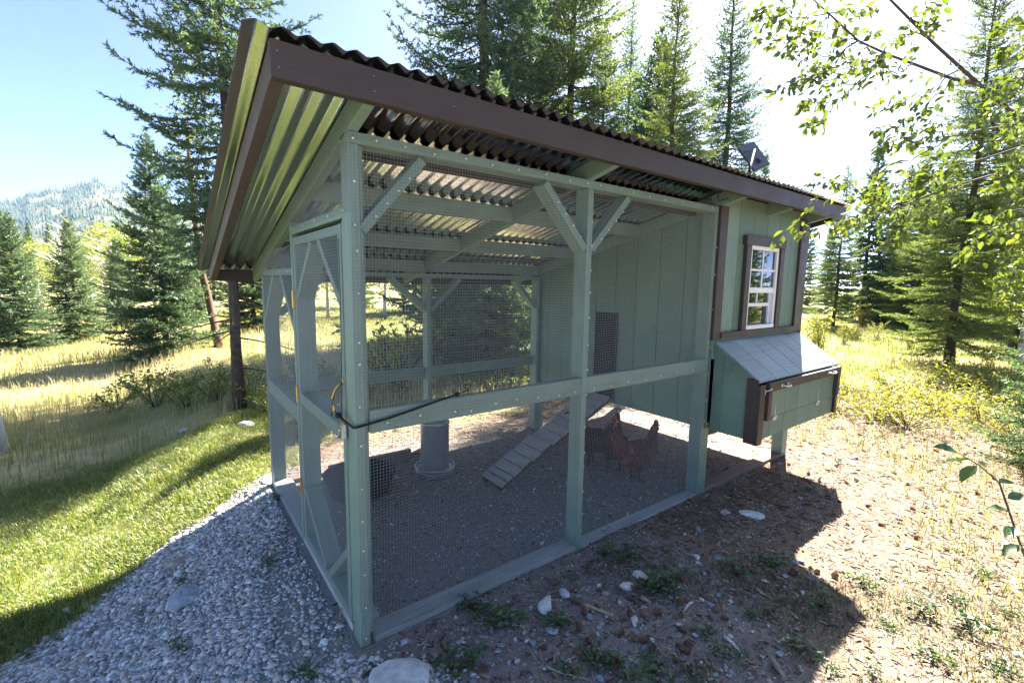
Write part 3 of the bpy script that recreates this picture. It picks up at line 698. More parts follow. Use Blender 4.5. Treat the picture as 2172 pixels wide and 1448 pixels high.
# ramp with wooden treads
rp = empty('chicken_ramp', (1.25, .93, 0)); tag(rp, 'sloping wooden hen ramp with overlapping treads up to the pop door', 'ramp')
ra, rb = Vector((0, 0, .025)), Vector((2.38-1.25, .02, .50)); rdir = (rb-ra).normalized(); rup = Vector((-rdir.z, 0, rdir.x))
for s in (-1, 1): board('stringer', ra+Vector((0, s*.09, -.01)), rb+Vector((0, s*.09, -.01)), .045, .02, rup, m_brown, rp)
nt_ = 13; Lr = (rb-ra).length; t = .0; i = 0
while t < Lr-.03:
    wdt = [.06, .06, .095, .10, .10, .095, .10][i % 7] if i < 3 else rnd.uniform(.092, .108)
    c = ra+rdir*(t+wdt/2)+rup*(.022+.004*(i % 2)); tilt = rdir*1+rup*.10
    s_ = rnd.uniform(-.012, .012)
    board('tread', c+Vector((0, -.122+s_, 0)), c+Vector((0, .122+s_, 0)), wdt-.013, .018, tilt, m_raw, rp, .002); t += wdt; i += 1

# ------------------------------------------------------------------ hens
def mk_feather(cols, name):
    b = NB(name); v = b.tex('Object'); n = b.noise(v, 26, 4, .65); vo = b.n('ShaderNodeTexVoronoi'); vo.inputs['Scale'].default_value = 55
    b.l(v, vo.inputs['Vector']); n2 = b.noise(v, 7, 3, .6)
    c = b.mix(b.ramp(n, [(.32, 0), (.7, 1)]), cols[0], cols[1]); c = b.mix(b.ramp(n2, [(.58, 0), (.68, .8)]), c, cols[2])
    return b.bsdf(c, .75, 0, b.bump(vo.outputs['Distance'], .8, .006), .2)
m_hen_a = mk_feather([(.04, .011, .005), (.10, .028, .011), (.24, .12, .055)], 'rust_feathers')
m_hen_b = mk_feather([(.018, .008, .005), (.05, .016, .008), (.15, .08, .04)], 'dark_brown_feathers')
m_hen_c = mk_feather([(.02, .009, .006), (.06, .022, .011), (.33, .23, .14)], 'mottled_feathers')
m_comb = plain('red_comb', (.42, .02, .02), .5, 0, .15, 40, .2); m_beak = plain('horn_beak', (.45, .33, .15), .5, 0, .1, 40, 0); m_eye = plain('hen_eye', (.02, .012, .006), .15, 0, 0, 10, 0)
def loft(rings, seg=14):
    """rings: (centre xyz, tangent, half-width, half-height)"""
    V = []; F = []
    for c, tg, a, b in rings:
        tg = Vector(tg).normalized(); sx = Vector((0, 1, 0)); up = sx.cross(tg)*-1; up = tg.cross(sx)
        for k in range(seg):
            t = 2*math.pi*k/seg; V.append(tuple(Vector(c)+sx*(a*math.cos(t))+up*(-b*math.sin(t))))
    n = len(rings)
    for i in range(n-1):
        for k in range(seg):
            k2 = (k+1) % seg; F.append((i*seg+k, i*seg+k2, (i+1)*seg+k2, (i+1)*seg+k))
    F += [tuple(range(seg-1, -1, -1)), tuple((n-1)*seg+k for k in range(seg))]
    return V, F
def hen(label, p, rz_, mat, headup=1.0, s=1.0):
    h = empty('hen', (p[0], p[1], gz(p[0], p[1])), rz_); h.scale = (s, s, s); tag(h, label, 'chicken', 'hens in the run')
    body = loft([((-.20, 0, .335), (-.5, 0, .9), .012, .030), ((-.185, 0, .285), (-.7, 0, .5), .035, .055), ((-.145, 0, .245), (-1, 0, .3), .062, .075), ((-.08, 0, .215), (-1, 0, .1), .088, .095), ((0, 0, .205), (-1, 0, 0), .096, .100),
                 ((.07, 0, .220), (-1, 0, -.25), .088, .095), ((.12, 0, .25), (-.8, 0, -.6), .068, .075), ((.145, 0, .295*headup), (-.4, 0, -.9), .047, .05), ((.150, 0, .345*headup), (-.15, 0, -1), .031, .034), ((.156, 0, .385*headup), (-.25, 0, -1), .026, .03), ((.175, 0, .408*headup), (-.9, 0, -.3), .021, .022), ((.192, 0, .405*headup), (-1, 0, 0), .010, .011)])
    # tail fan, thighs, legs and toes
    parts = [body, loft([((-.14, 0, .28), (-.6, 0, .7), .035, .05), ((-.20, 0, .36), (-.5, 0, .85), .022, .05), ((-.225, 0, .405), (-.4, 0, .9), .008, .03)], 10)]
    for sd in (-1, 1):
        y = sd*.045
        parts.append(tube_data([(-.01, y, .16), (.0, y, .11), (-.012, y, .085)], [.045, .030, .014], 8)); parts.append(tube_data([(-.012, y, .10), (-.004, y, .05), (.0, y, .012)], [.011, .0085, .009], 8))
        for a in (-.55, 0, .55): parts.append(tube_data([(0, y, .012), (.03*math.cos(a), y+.03*math.sin(a), .010), (.058*math.cos(a), y+.058*math.sin(a), .006)], [.008, .007, .004], 6))
        parts.append(tube_data([(0, y, .012), (-.03, y, .007)], [.007, .004], 6))
        parts.append(loft([((.075, sd*.078, .235), (-1, 0, .05), .018, .040), ((0, sd*.092, .220), (-1, 0, .05), .020, .062), ((-.09, sd*.078, .215), (-1, 0, .05), .016, .045), ((-.16, sd*.045, .225), (-1, 0, .1), .008, .018)], 10))
    V, F = merge(parts); me = pymesh('body', V, F)
    o = new_obj('body', me, h, mat)
    rm = o.modifiers.new('one_skin', 'REMESH'); rm.mode = 'VOXEL'; rm.voxel_size = .0065; rm.use_smooth_shade = True
    sm = o.modifiers.new('soft', 'SMOOTH'); sm.iterations = 3; sm.factor = .5
    zc_ = .405*headup
    prof = [(.150, zc_+.012), (.152, zc_+.040), (.160, zc_+.030), (.166, zc_+.048), (.175, zc_+.032), (.182, zc_+.044), (.190, zc_+.026), (.200, zc_+.012)]
    c = prism('comb', prof, 1, -.004, .004, m_comb, h)
    for sd in (-1, 1):
        v, f = loft([((.185, sd*.009, zc_-.008), (0, 0, -1), .004, .006), ((.186, sd*.010, zc_-.028), (0, 0, -1), .007, .010), ((.185, sd*.009, zc_-.042), (0, 0, -1), .003, .005)], 8); new_obj('wattle', pymesh('wattle', v, f, True), h, m_comb)
        v, f = lathe([(0, .004), (.003, .003), (.004, 0), (.003, -.003), (0, -.004)], 8); new_obj('eye', pymesh('eye', [(a+.182, b+sd*.0165, c_+zc_+.006) for a, b, c_ in v], f, True), h, m_eye)
    new_obj('beak', pymesh('beak', *tube_data([(.188, 0, zc_), (.203, 0, zc_-.002), (.216, 0, zc_-.010)], [.0085, .006, .0012], 8), True), h, m_beak)
hen('rust brown hen with pale fluffy rump standing broadside', (2.19, .40), R(-12), m_hen_a, 1.0, 1.0)
hen('dark brown hen with raised tail turned away between the others', (2.20, .62), R(35), m_hen_b, 1.02, .98)
hen('mottled dark hen close beside the top of the ramp', (2.14, .80), R(-65), m_hen_c, .97, 1.0)

# ------------------------------------------------------------------ foliage generators (numpy)
def norm(a): return a/(np.linalg.norm(a, axis=-1, keepdims=True)+1e-12)
def needles(rg, P0, Dr, Ln, dens, nl, nw, spread=.95):
    """needles as slim triangles around twig segments"""
    cnt = np.maximum(1, (Ln*dens+rg.random(len(Ln))).astype(int)); idx = np.repeat(np.arange(len(Ln)), cnt); n = len(idx)
    t = rg.random(n)*Ln[idx]; d = Dr[idx]; p = P0[idx]+d*t[:, None]
    q = norm(np.cross(d, norm(rg.normal(size=(n, 3)))))
    nd = norm(d*.75 + q*spread*rg.uniform(.7, 1.2, (n, 1))); L = nl*rg.uniform(.7, 1.25, n)
    s = norm(np.cross(nd, norm(rg.normal(size=(n, 3)))))*nw*.5
    V = np.empty((n, 3, 3)); V[:, 0] = p-s; V[:, 1] = p+s; V[:, 2] = p+nd*L[:, None]
    return V.reshape(-1, 3), np.arange(n*3).reshape(n, 3)
def conifer(seed, Hh, zb_, Rm, dens=60, nl=.03, nw=.006, whorl=.2, per=5, prof=.8, droop=.25, tip=.35, sub=.085, trunk_r=.09, lean=(0, 0), side=.45, dead=0, jit=.25, terti=True, fan=1.0, bare=.12):
    rg = np.random.default_rng(seed); S0 = []; SD = []; SL_ = []; wood = []
    zz = np.linspace(0, Hh, 14); wob = np.stack([.04*np.sin(zz*.9+seed)+lean[0]*zz, .04*np.cos(zz*.7+seed*2)+lean[1]*zz], 1)
    tp = np.column_stack([wob, zz]); tr = trunk_r*np.clip((1-zz/Hh), .03, 1)**.8; tr[0] *= 1.35
    wood.append(tube_data(tp, tr, 9))
    def axis(z): return np.array([np.interp(z, zz, wob[:, 0]), np.interp(z, zz, wob[:, 1]), z])
    z = zb_; az = rg.random()*6
    while z < Hh-.06:
        t = (z-zb_)/(Hh-zb_); Lmax = Rm*(1-t)**prof*(1.0 if t > .1 else .75+2.5*t)+.06
        for k in range(max(3, int(rg.integers(per-1, per+2)*(1-.35*t)))):
            az += 2.4+rg.normal()*.25; L = Lmax*rg.uniform(1-jit*1.6, 1+jit*.5)
            el = -.10-droop*(1-t)+1.0*t**1.6 + rg.normal()*.08
            d = np.array([math.cos(az)*math.cos(el), math.sin(az)*math.cos(el), math.sin(el)]); n = 7
            s = np.linspace(0, L, n); P_ = axis(z+rg.normal()*.04)+np.outer(s, d); P_[:, 2] += (-droop*.35*np.sin(s/L*math.pi)+tip*(s/L)**3*.5)*L
            P_ += np.cumsum(rg.normal(size=(n, 3))*.012*L, axis=0)*np.array([1, 1, .6])
            br = np.linspace(max(.004, .011*L), .0015, n); wood.append(tube_data(P_, br, 4, False))
            hd = np.array([-math.sin(az), math.cos(az), 0.]); dT = norm(np.gradient(P_, axis=0))
            for i in range(n-1):
                if s[i] > bare*L: S0.append(P_[i]); SD.append(norm(P_[i+1]-P_[i])); SL_.append(np.linalg.norm(P_[i+1]-P_[i]))
            ss = np.arange(bare*L+sub*rg.random(), L, sub); sgn = 1
            for q in ss:
                sgn = -sgn; p = np.array([np.interp(q, s, P_[:, j]) for j in range(3)]); bd = np.array([np.interp(q, s, dT[:, j]) for j in range(3)])
                l2 = min((side*(L-q)+.05)*rg.uniform(.65, 1.15), .75)
                d2 = norm(bd*rg.uniform(.55, .95)+sgn*hd*fan*rg.uniform(.65, 1)+np.array([0, 0, rg.normal()*.16-.12*droop]))
                S0.append(p); SD.append(d2); SL_.append(l2)
                if terti and l2 > .13:
                    hn = norm(np.cross(d2, [0, 0, 1.])+1e-6); m = int(l2/.06)
                    for e in range(m):
                        pp = p+d2*l2*(e+.6)/m; l3 = rg.uniform(.3, .55)*(l2*(1-(e+.5)/m)+.05)
                        S0.append(pp); SD.append(norm(d2*.8+hn*(1 if e % 2 else -1)*.8+np.array([0, 0, rg.normal()*.22-.1]))); SL_.append(l3)
        z += whorl*rg.uniform(.6, 1.3)*(1-.45*t)
    for k in range(dead):
        a = rg.random()*6.28; z = rg.uniform(.5, zb_+.3); L = rg.uniform(.3, .8); d = np.array([math.cos(a), math.sin(a), -.15]); s = np.linspace(0, 1, 5)
        wood.append(tube_data(axis(z)+np.outer(s*L, d)+np.column_stack([s*0, s*0, -.15*L*s*s]), np.linspace(.010, .003, 5), 4, False))
    V, F = needles(rg, np.array(S0), np.array(SD), np.array(SL_), dens, nl, nw)
    return merge(wood), (V, F)
m_bark = plain('conifer_bark', (.085, .062, .048), .95, 0, .45, 22, .9); m_bark2 = plain('pale_bark', (.42, .40, .36), .9, 0, .3, 14, .4)
m_spruce = leafmat('spruce_needles', [(.045, .088, .058), (.075, .132, .080), (.125, .185, .095)], .40, .5, .05, (1.5, 1.5, .8))
m_fir = leafmat('fir_needles', [(.060, .102, .044), (.100, .152, .062), (.155, .200, .078)], .45, .5, .05, (1.7, 1.6, .7))
def tree_obj(name, data, mats, seedloc, label, cat='tree', group=None, rz_=0, s=1.0):
    (wv, wf), (nv, nf) = data
    t = empty(name, seedloc, rz_); t.scale = (s, s, s); tag(t, label, cat, group)
    new_obj('trunk', pymesh('trunk', wv, wf, True), t, mats[0]); new_obj('crown', pymesh('crown', nv, nf), t, mats[1])
    return t
def clone(t, loc_, label, rz_=0, s=1.0, group=None, name=None, sz=None, mat=None):
    c = copy_tree(t); c.location = loc_; c.rotation_euler = (0, 0, rz_); c.scale = (s, s, sz or s); c['label'] = label
    if group: c['group'] = group
    elif 'group' in c: del c['group']
    if name: c.name = name
    return c
def root(u, v, d=None):
    """tree base: pixel on the ground, or pixel column at a forward distance"""
    if d is None: return tuple(gpt(u, v)-np.array([0, 0, .04]))
    p = at(u, v, d); return (p[0], p[1], gz(p[0], p[1])-.04)

# big spruce left of the coop
T1 = tree_obj('spruce_tree', conifer(11, 9.0, 1.75, 1.0, dens=120, nl=.046, nw=.015, whorl=.13, per=6, prof=.40, droop=.18, tip=.5, trunk_r=.058, lean=(-.012, .012), dead=16, jit=.3), (m_bark, m_spruce), root(516, 862), 'tall blue green spruce beside the coop with bare lower trunk')
# dense spruce used behind the coop
C1 = tree_obj('spruce_tree', conifer(23, 12.5, .35, 2.6, dens=58, nl=.065, nw=.024, whorl=.24, per=6, prof=.75, droop=.3, tip=.4, trunk_r=.14, side=.42, sub=.1), (m_bark, m_spruce), root(1022, 712, 12.2), 'large dark spruce close behind the wire run')
C1.scale = (1.35, 1.35, 1.35)
# airy fir
C2 = tree_obj('fir_tree', conifer(37, 13.0, .8, 2.4, dens=62, nl=.065, nw=.022, whorl=.22, per=6, prof=.6, droop=.12, tip=.25, trunk_r=.13, side=.5, sub=.11, jit=.4), (m_bark, m_fir), root(1196, 695, 14.2), 'airy light green fir rising over the middle of the roof')
C2.scale = (1.2, 1.2, 1.2)
# young conical spruce
S1 = tree_obj('young_spruce', conifer(51, 4.3, .12, 1.25, dens=80, nl=.06, nw=.020, whorl=.105, per=8, prof=.85, droop=.15, tip=.3, trunk_r=.06, side=.4, sub=.09), (m_bark, m_spruce), root(350, 748), 'young conical spruce at the edge of the dry grass')
# distant conifer, coarse
FAR = tree_obj('conifer', conifer(71, 10.0, .5, 1.7, dens=46, nl=.17, nw=.06, whorl=.24, per=7, prof=.85, droop=.2, tip=.3, trunk_r=.12, side=.42, sub=.2, terti=False), (m_bark, m_spruce), root(1830, 640, 21), 'narrow dark spire of a conifer beyond the far corner of the hen house', s=.80)
clone(C2, root(1112, 690, 14.8), 'fir filling the gap between the dark spruce and the airy fir', 5.6, .95, name='fir_tree')
clone(C1, root(1312, 690, 16.5), 'tall spruce with narrow top standing behind the fir over the roof', 1.1, .86)
clone(C2, root(1402, 700, 10.5), 'loose fir behind the roof next to the solar panel side', 2.2, .62, name='fir_tree')
clone(C1, root(1512, 690, 15.5), 'dark pointed spruce standing alone above the solar panel', 3.0, .93)
clone(C2, root(1262, 690, 15.0), 'yellow green fir leaning into the taller fir over the roof', 4.1, .70, name='fir_tree')
clone(S1, root(1365, 690, 14.0), 'thin spruce spire peeking between the taller trees', 2.0, 2.1, sz=2.0, name='spruce_tree')
clone(S1, root(1040, 790, 7.4), 'small dark spruce filling the view through the back of the run', 2.7, 1.05)
clone(S1, root(960, 770, 8.6), 'low dark spruce behind the middle post of the run', .7, .8)
clone(S1, root(165, 722), 'short spruce with pointed top in the meadow', 2.2, .80)
clone(S1, root(48, 748), 'bushy young spruce in the meadow near the frame of birches', 4.0, .78)
clone(S1, root(-60, 745), 'young spruce at the meadow edge beside the white birch stem', 5.1, .95)
clone(S1, root(262, 735, 16), 'small spruce half hidden behind the conical one', 3.3, .7)
clone(S1, root(420, 730, 15), 'low spruce seen past the big spruce trunk', .4, .55)
clone(S1, root(540, 720, 12.5), 'young spruce behind the back corner post of the run', 1.4, .9)
# firs on the other side
clone(C2, root(2012, 772), 'tall fir with bare lower stem in the sunny clearing', .6, .60, name='fir_tree')
clone(C2, root(2146, 742), 'fir with spreading green boughs behind the leafy branch', 2.9, .62, name='fir_tree')
clone(S1, root(2275, 930, 3.9), 'low fir whose boughs reach into the clearing beside the path', 1.9, .55, name='young_fir')
clone(C2, root(1930, 660, 17), 'rounded fir at the far side of the clearing', 1.2, .50, name='fir_tree')
clone(C2, root(1770, 655, 18), 'broad fir just beyond the corner of the hen house', 5.0, .47, name='fir_tree')
clone(S1, root(1895, 660, 20), 'full green spruce at the back of the clearing', 1.6, 1.5, name='spruce_tree')
clone(S1, root(1990, 665, 18), 'bushy spruce behind the tall fir of the clearing', 4.4, 1.5, name='spruce_tree')
clone(S1, root(2092, 670, 15), 'dense spruce between the two firs of the clearing', 3.7, 1.35, name='spruce_tree')
far_spots = [(-30, 38, .75), (20, 45, .8), (75, 42, .62), (118, 50, .75), (190, 46, .6), (300, 40, .6), (380, 36, .7), (455, 30, .7), (560, 26, .7), (640, 30, .8), (760, 24, .8), (880, 22, .85), (1090, 26, 1.0), (1160, 22, .9), (1290, 24, 1.0), (1440, 28, .8), (1600, 30, .9), (1700, 34, .8), (1750, 40, .8), (1880, 30, .7), (1960, 36, .9), (2040, 30, .9), (2110, 24, .9), (2200, 26, .9)]
for i, (u, d, s) in enumerate(far_spots):
    clone(FAR, root(u, 640, d), 'distant dark conifer in the forest edge beyond the meadow', i*1.3, s*rnd.uniform(.85, 1.1), 'conifers along the far forest edge')
# trees on the camera's side of the coop, seen in the window panes
for i, (x, y, s) in enumerate([(7, -9, .8), (10, -11, .9), (13, -8, .8), (16, -12, 1.0), (20, -9, .9), (4, -13, .9), (-3, -12, .9), (-9, -9, .8), (24, -14, 1.1), (-14, -4, .8), (8.5, -10.5, 1.0), (11.5, -9.5, 1.0), (14.5, -10, 1.1), (18, -11, 1.1)]):
    clone(FAR, (x, y, gz(x, y)-.05), 'conifer standing on the open side facing the window', i*.9, s, 'conifers facing the hen house window')

# leaning thin trunk behind the big spruce
def stem_tree():
    b0 = np.array(gpt(466, 737)); pts = [b0+np.array([0, 0, -.05]), at(455, 690, 9.95), at(442, 630, 10.0), at(430, 585, 10.05), at(418, 500, 10.1), at(405, 380, 10.2), at(395, 250, 10.3)]
    t = empty('pine_tree', tuple(b0)); tag(t, 'thin leaning reddish trunk rising beside the low corner of the roof', 'tree')
    V, F = tube_data(np.array(pts)-b0, [.085, .075, .07, .066, .06, .05, .03], 9); new_obj('trunk', pymesh('trunk', V, F, True), t, plain('reddish_bark', (.17, .095, .07), .95, 0, .4, 18, .8))
    (wv, wf), (nv, nf) = conifer(81, 2.6, .2, .9, dens=70, nl=.055, nw=.02, whorl=.3, per=4, prof=.5, trunk_r=.02)
    o = new_obj('crown', pymesh('crown', nv, nf), t, m_fir); o.location = tuple(np.array(pts[-2])-b0)
stem_tree()

# ------------------------------------------------------------------ broadleaf foliage
def leaf_tmpl(w_=.5, fold=.18, tipk=1.0):
    """unit leaf along +x with a folded midrib, 8 triangles"""
    xs_ = [0, .22, .5, .78, 1.0]; ws = [0, .38*w_*2, .5*w_*2, .30*w_*2, 0]
    V = [(0, 0, 0)]
    for x, q in list(zip(xs_, ws))[1:4]: V += [(x, -q/2, fold*q), (x, 0, -.04*math.sin(x*3)), (x, q/2, fold*q)]
    V += [(1.0, 0, -.06*tipk)]
    F = [(0, 1, 2), (0, 2, 3), (1, 4, 5), (1, 5, 2), (2, 5, 6), (2, 6, 3), (4, 7, 8), (4, 8, 5), (5, 8, 9), (5, 9, 6), (7, 10, 8), (8, 10, 9)]
    return np.array(V, float), np.array(F)
LEAF_V, LEAF_F = leaf_tmpl(.56)
SIMPLE_V = np.array([(0, 0, 0), (.45, -.26, .06), (1, 0, -.05), (.45, .26, .06)], float); SIMPLE_F = np.array([(0, 1, 2), (0, 2, 3)])
def leaves(rg, P_, Dr, size, up=None, simple=False, flat=.6):
    P_ = np.asarray(P_, float); Dr = norm(np.asarray(Dr, float)); n = len(P_); LV, LF = (SIMPLE_V, SIMPLE_F) if simple else (LEAF_V, LEAF_F)
    upv = np.tile([0, 0, 1.], (n, 1))*flat+rg.normal(size=(n, 3))*.55
    yv = norm(np.cross(upv, Dr)); zv = np.cross(Dr, yv); s = (size*rg.uniform(.65, 1.2, n))[:, None, None]
    V = P_[:, None, :]+s*(LV[None, :, 0, None]*Dr[:, None, :]+LV[None, :, 1, None]*yv[:, None, :]+LV[None, :, 2, None]*zv[:, None, :])
    k = len(LV); F = (LF[None]+(np.arange(n)*k)[:, None, None]).reshape(-1, 3)
    return V.reshape(-1, 3), F
m_birchleaf = leafmat('birch_leaves', [(.075, .125, .028), (.10, .16, .032), (.14, .185, .035)], .38, .35, .07, (1.7, 1.5, .5))
m_shrub = leafmat('shrub_leaves', [(.075, .115, .03), (.11, .16, .04), (.17, .20, .05)], .42, .4, .06, (1.8, 1.7, .5))
m_shrub2 = leafmat('yellow_shrub_leaves', [(.13, .165, .035), (.19, .21, .045), (.25, .25, .055)], .45, .45, .05, (1.7, 1.55, .5))
m_weed = leafmat('weed_leaves', [(.035, .085, .028), (.055, .115, .038), (.085, .145, .05)], .35, .4, .06, (1.5, 1.6, .6))
m_twig = plain('twig_bark', (.075, .055, .042), .9, 0, .3, 30, .4)
m_birchbark = plain('birch_bark', (.60, .57, .51), .8, 0, .3, 10, .3)
m_aspen = leafmat('aspen_leaves', [(.13, .19, .04), (.18, .23, .05), (.24, .27, .06)], .45, .4, .05, (1.7, 1.6, .5))

# near birch whose branches hang in from beyond the frame
def near_birch():
    rg = np.random.default_rng(5)
    zp = lambda x, y: (1550+x/2.069, y/2.069)
    b0 = np.array(root(2470, 1100, 2.7)); t = empty('birch_tree', tuple(b0)); tag(t, 'birch with backlit leaves hanging over the roof corner', 'tree')
    top = at(2480, -700, 2.75); trunk = [b0, b0+np.array([.02, .0, .9]), at(2455, 420, 2.65), at(2440, 200, 2.65), at(2430, -150, 2.6), top]
    wood = [tube_data(np.array(trunk)-b0, [.075, .062, .055, .05, .04, .02], 10)]
    def pth(z, d0, d1):
        n = len(z); return np.array([at(*zp(*q), d0+(d1-d0)*i/(n-1)) for i, q in enumerate(z)])
    limbs = [([(1900, 900), (1500, 690), (1287, 540), (1150, 420), (1090, 370), (1000, 290), (890, 190), (780, 80), (700, 0), (640, -80)], 2.6, 1.95, .012),
             ([(1090, 370), (970, 345), (800, 280), (690, 240), (560, 180), (430, 60), (330, -30)], 2.3, 1.9, .008),
             ([(1900, 700), (1287, 545), (1100, 570), (960, 600)], 2.6, 1.95, .009), ([(1900, 960), (1287, 780), (1140, 770), (1000, 810), (760, 900)], 2.6, 1.85, .009),
             ([(1850, 1000), (1287, 640), (1100, 700), (1000, 720), (880, 720)], 2.6, 2.05, .006)]
    for z, d0, d1, r in limbs:
        p = pth(z, d0, d1); wood.append(tube_data(p-b0, np.linspace(r, r*.3, len(p)), 7, False))
    tw = [[(560, 180), (420, 160), (250, 110), (110, 60)], [(560, 180), (430, 250), (300, 200), (120, 170)], [(690, 240), (560, 300), (380, 290), (230, 230)], [(690, 240), (560, 360), (330, 340), (160, 410)],
          [(690, 240), (600, 330), (470, 450), (340, 440), (310, 470)], [(470, 450), (400, 520), (320, 560)], [(800, 280), (720, 330), (620, 260), (500, 270)], [(430, 60), (300, 80), (190, 40), (60, 40)], [(430, 60), (560, 40), (640, 30)],
          [(890, 190), (800, 150), (700, 180), (620, 130)], [(780, 80), (850, 60), (920, 20)], [(780, 80), (860, 130), (900, 90)], [(1000, 290), (880, 400), (760, 440), (620, 480)], [(970, 345), (850, 470), (760, 560), (640, 570)],
          [(960, 600), (850, 640), (760, 600), (660, 640)], [(960, 600), (820, 690), (700, 720), (560, 800), (380, 870), (190, 1050)], [(760, 900), (640, 880), (500, 800), (360, 790)], [(760, 900), (620, 950), (480, 1000), (290, 1025)],
          [(900, 800), (800, 900), (740, 1010), (680, 1080)], [(1000, 810), (900, 900), (850, 960)], [(1400, 880), (1150, 950), (1060, 1050), (1000, 1160)], [(1400, 930), (1240, 1080), (1180, 1200), (1160, 1240)],
          [(1400, 350), (1180, 480), (1080, 540)], [(1400, 250), (1200, 380), (1130, 390)], [(1100, 570), (1000, 680), (900, 760), (800, 780)], [(330, -30), (250, 40), (150, 110)], [(430, 60), (380, 140), (260, 170)], [(560, 180), (500, 220), (420, 330), (340, 350)],
          [(960, 600), (880, 560), (800, 580)], [(1000, 720), (860, 820), (700, 850), (560, 860)], [(880, 720), (760, 800), (620, 830)], [(760, 900), (660, 940), (560, 930), (460, 980)], [(880, 720), (800, 850), (760, 960)], [(1287, 300), (1250, 340), (1190, 400)], [(1450, 600), (1270, 680), (1190, 790)], [(1450, 760), (1290, 830), (1200, 930)], [(1450, 420), (1300, 470), (1220, 570)], [(1450, 150), (1290, 200), (1170, 240)], [(1450, 1080), (1270, 1160), (1200, 1260)], [(1450, 500), (1250, 560), (1130, 640)], [(1450, 700), (1260, 740), (1120, 840)], [(1450, 880), (1280, 960), (1110, 1000)], [(1450, 60), (1300, 90), (1180, 130)]]
    LP, LD = [], []
    for k, z in enumerate(tw):
        dd = rg.uniform(-.14, .14); p = pth(z, 2.0+dd*.4, 1.92+dd); n = 16; ti = np.linspace(0, 1, len(p)); tt = np.linspace(0, 1, n)
        q = np.stack([np.interp(tt, ti, p[:, j]) for j in range(3)], 1); q[1:-1] += rg.normal(size=(n-2, 3))*.006
        wood.append(tube_data(q-b0, np.linspace(.0032, .0012, n), 4, False))
        Lw = np.linalg.norm(np.diff(q, axis=0), axis=1).sum(); m = int(Lw/(.0078 if k != 15 else .024))
        for e in range(m):
            s = rg.random()**.8; 
            c = np.array([np.interp(s, tt, q[:, j]) for j in range(3)]); g_ = np.gradient(q, axis=0)[min(n-1, int(s*n))]; g_ = g_/(np.linalg.norm(g_)+1e-9)
            off = rg.normal(size=3)*.035*(1.15-s); dr = norm(g_*.6+rg.normal(size=3)*.6+np.array([0, 0, -.55]))
            LP.append(c+off+dr*.01); LD.append(dr)
    V, F = wood.pop(0); new_obj('trunk', pymesh('trunk', V, F, True), t, m_birchbark)
    V, F = merge(wood); new_obj('limbs', pymesh('limbs', V, F, True), t, m_twig)
    V, F = leaves(rg, np.array(LP)-b0, LD, .036); new_obj('crown', pymesh('crown', V, F), t, m_birchleaf)
near_birch()

# sapling leaning in beside the path, large single leaves
def near_sapling():
    rg = np.random.default_rng(9); zp = lambda x, y: (1500+x/2.421, 850+y/2.421)
    b0 = np.array(root(2330, 1500, 1.35)); t = empty('leafy_sapling', tuple(b0)); tag(t, 'slender sapling with few large dull green leaves', 'sapling')
    stem = [b0, at(2290, 1300, 1.3), at(*zp(1750, 860), 1.22), at(*zp(1627, 790), 1.18), at(*zp(1500, 420), 1.12), at(*zp(1390, 325), 1.1), at(*zp(1290, 268), 1.08)]
    parts = [tube_data(np.array(stem)-b0, [.005, .004, .0032, .0027, .0021, .0016, .001], 6, False)]
    specs = [((1345, 300), (-1, 0, .15)), ((1385, 330), (-.8, 0, -.55)), ((1400, 332), (.8, .2, .1)), ((1500, 420), (.9, .3, -.3)), ((1540, 500), (.9, 0, .25)), ((1560, 570), (-.9, 0, .1)), ((1590, 650), (-.9, -.2, -.15)), ((1600, 690), (-.8, -.1, .2)), ((1610, 740), (-.9, 0, -.3)), ((1627, 790), (.7, 0, .4)), ((1290, 268), (-.6, 0, .35)), ((1640, 560), (.8, 0, .2))]
    for (q, d) in specs:
        p = at(*zp(*q), 1.12)-b0; dr = d[0]*AX_R*.9+d[1]*AX_F+d[2]*AX_U+rg.normal(size=3)*.12
        V, F = leaves(rg, [p], [dr], .052, flat=1.6); new_obj('leaf', pymesh('leaf', V, F, True), t, m_weed)
    V, F = merge(parts); new_obj('stem', pymesh('stem', V, F, True), t, m_twig)
near_sapling()

# shrubs
def shrub(seed, rad, hh, n, size, up=.4, simple=True):
    rg = np.random.default_rng(seed); P_, D_, wood = [], [], []
    for k in range(max(6, n//38)):
        a = rg.random()*6.28; e = rg.uniform(.35, 1.4); L = hh*rg.uniform(.55, 1.1); tip_ = np.array([math.cos(a)*math.cos(e)*rad*1.1, math.sin(a)*math.cos(e)*rad*1.1, L*math.sin(e)**.6])
        s = np.linspace(0, 1, 6)[:, None]; c = np.array([math.cos(a), math.sin(a), 0])*.05*rad*rg.random()+s*tip_*np.array([1, 1, 1])+np.array([0, 0, .12*hh])*np.sin(s*3.14); c += np.cumsum(rg.normal(size=c.shape)*.02*hh, 0)
        wood.append(tube_data(c, np.linspace(.005, .0015, 6), 4, False))
        m = 38; q = rg.random(m)**.6
        pts = np.stack([np.interp(q, s[:, 0], c[:, j]) for j in range(3)], 1); P_ += list(pts+rg.normal(size=(m, 3))*.06*rad); D_ += list(norm(np.array([math.cos(a), math.sin(a), up])+rg.normal(size=(m, 3))*.8))
    return merge(wood), leaves(rg, P_, D_, size, simple=simple)
SH = [shrub(101, .45, .55, 620, .048), shrub(102, .6, .42, 760, .040), shrub(103, .35, .8, 560, .05), shrub(104, .5, 1.15, 900, .055)]
def mk_shrub(i, mat, loc_, label, s=1.0, group=None, name='shrub'):
    return tree_obj(name, SH[i], (m_twig, mat), loc_, label, 'shrub', group, rnd.random()*6, s)
SA = mk_shrub(0, m_shrub, root(640, 838), 'low leafy bush in front of the big spruce trunk', 1.0)
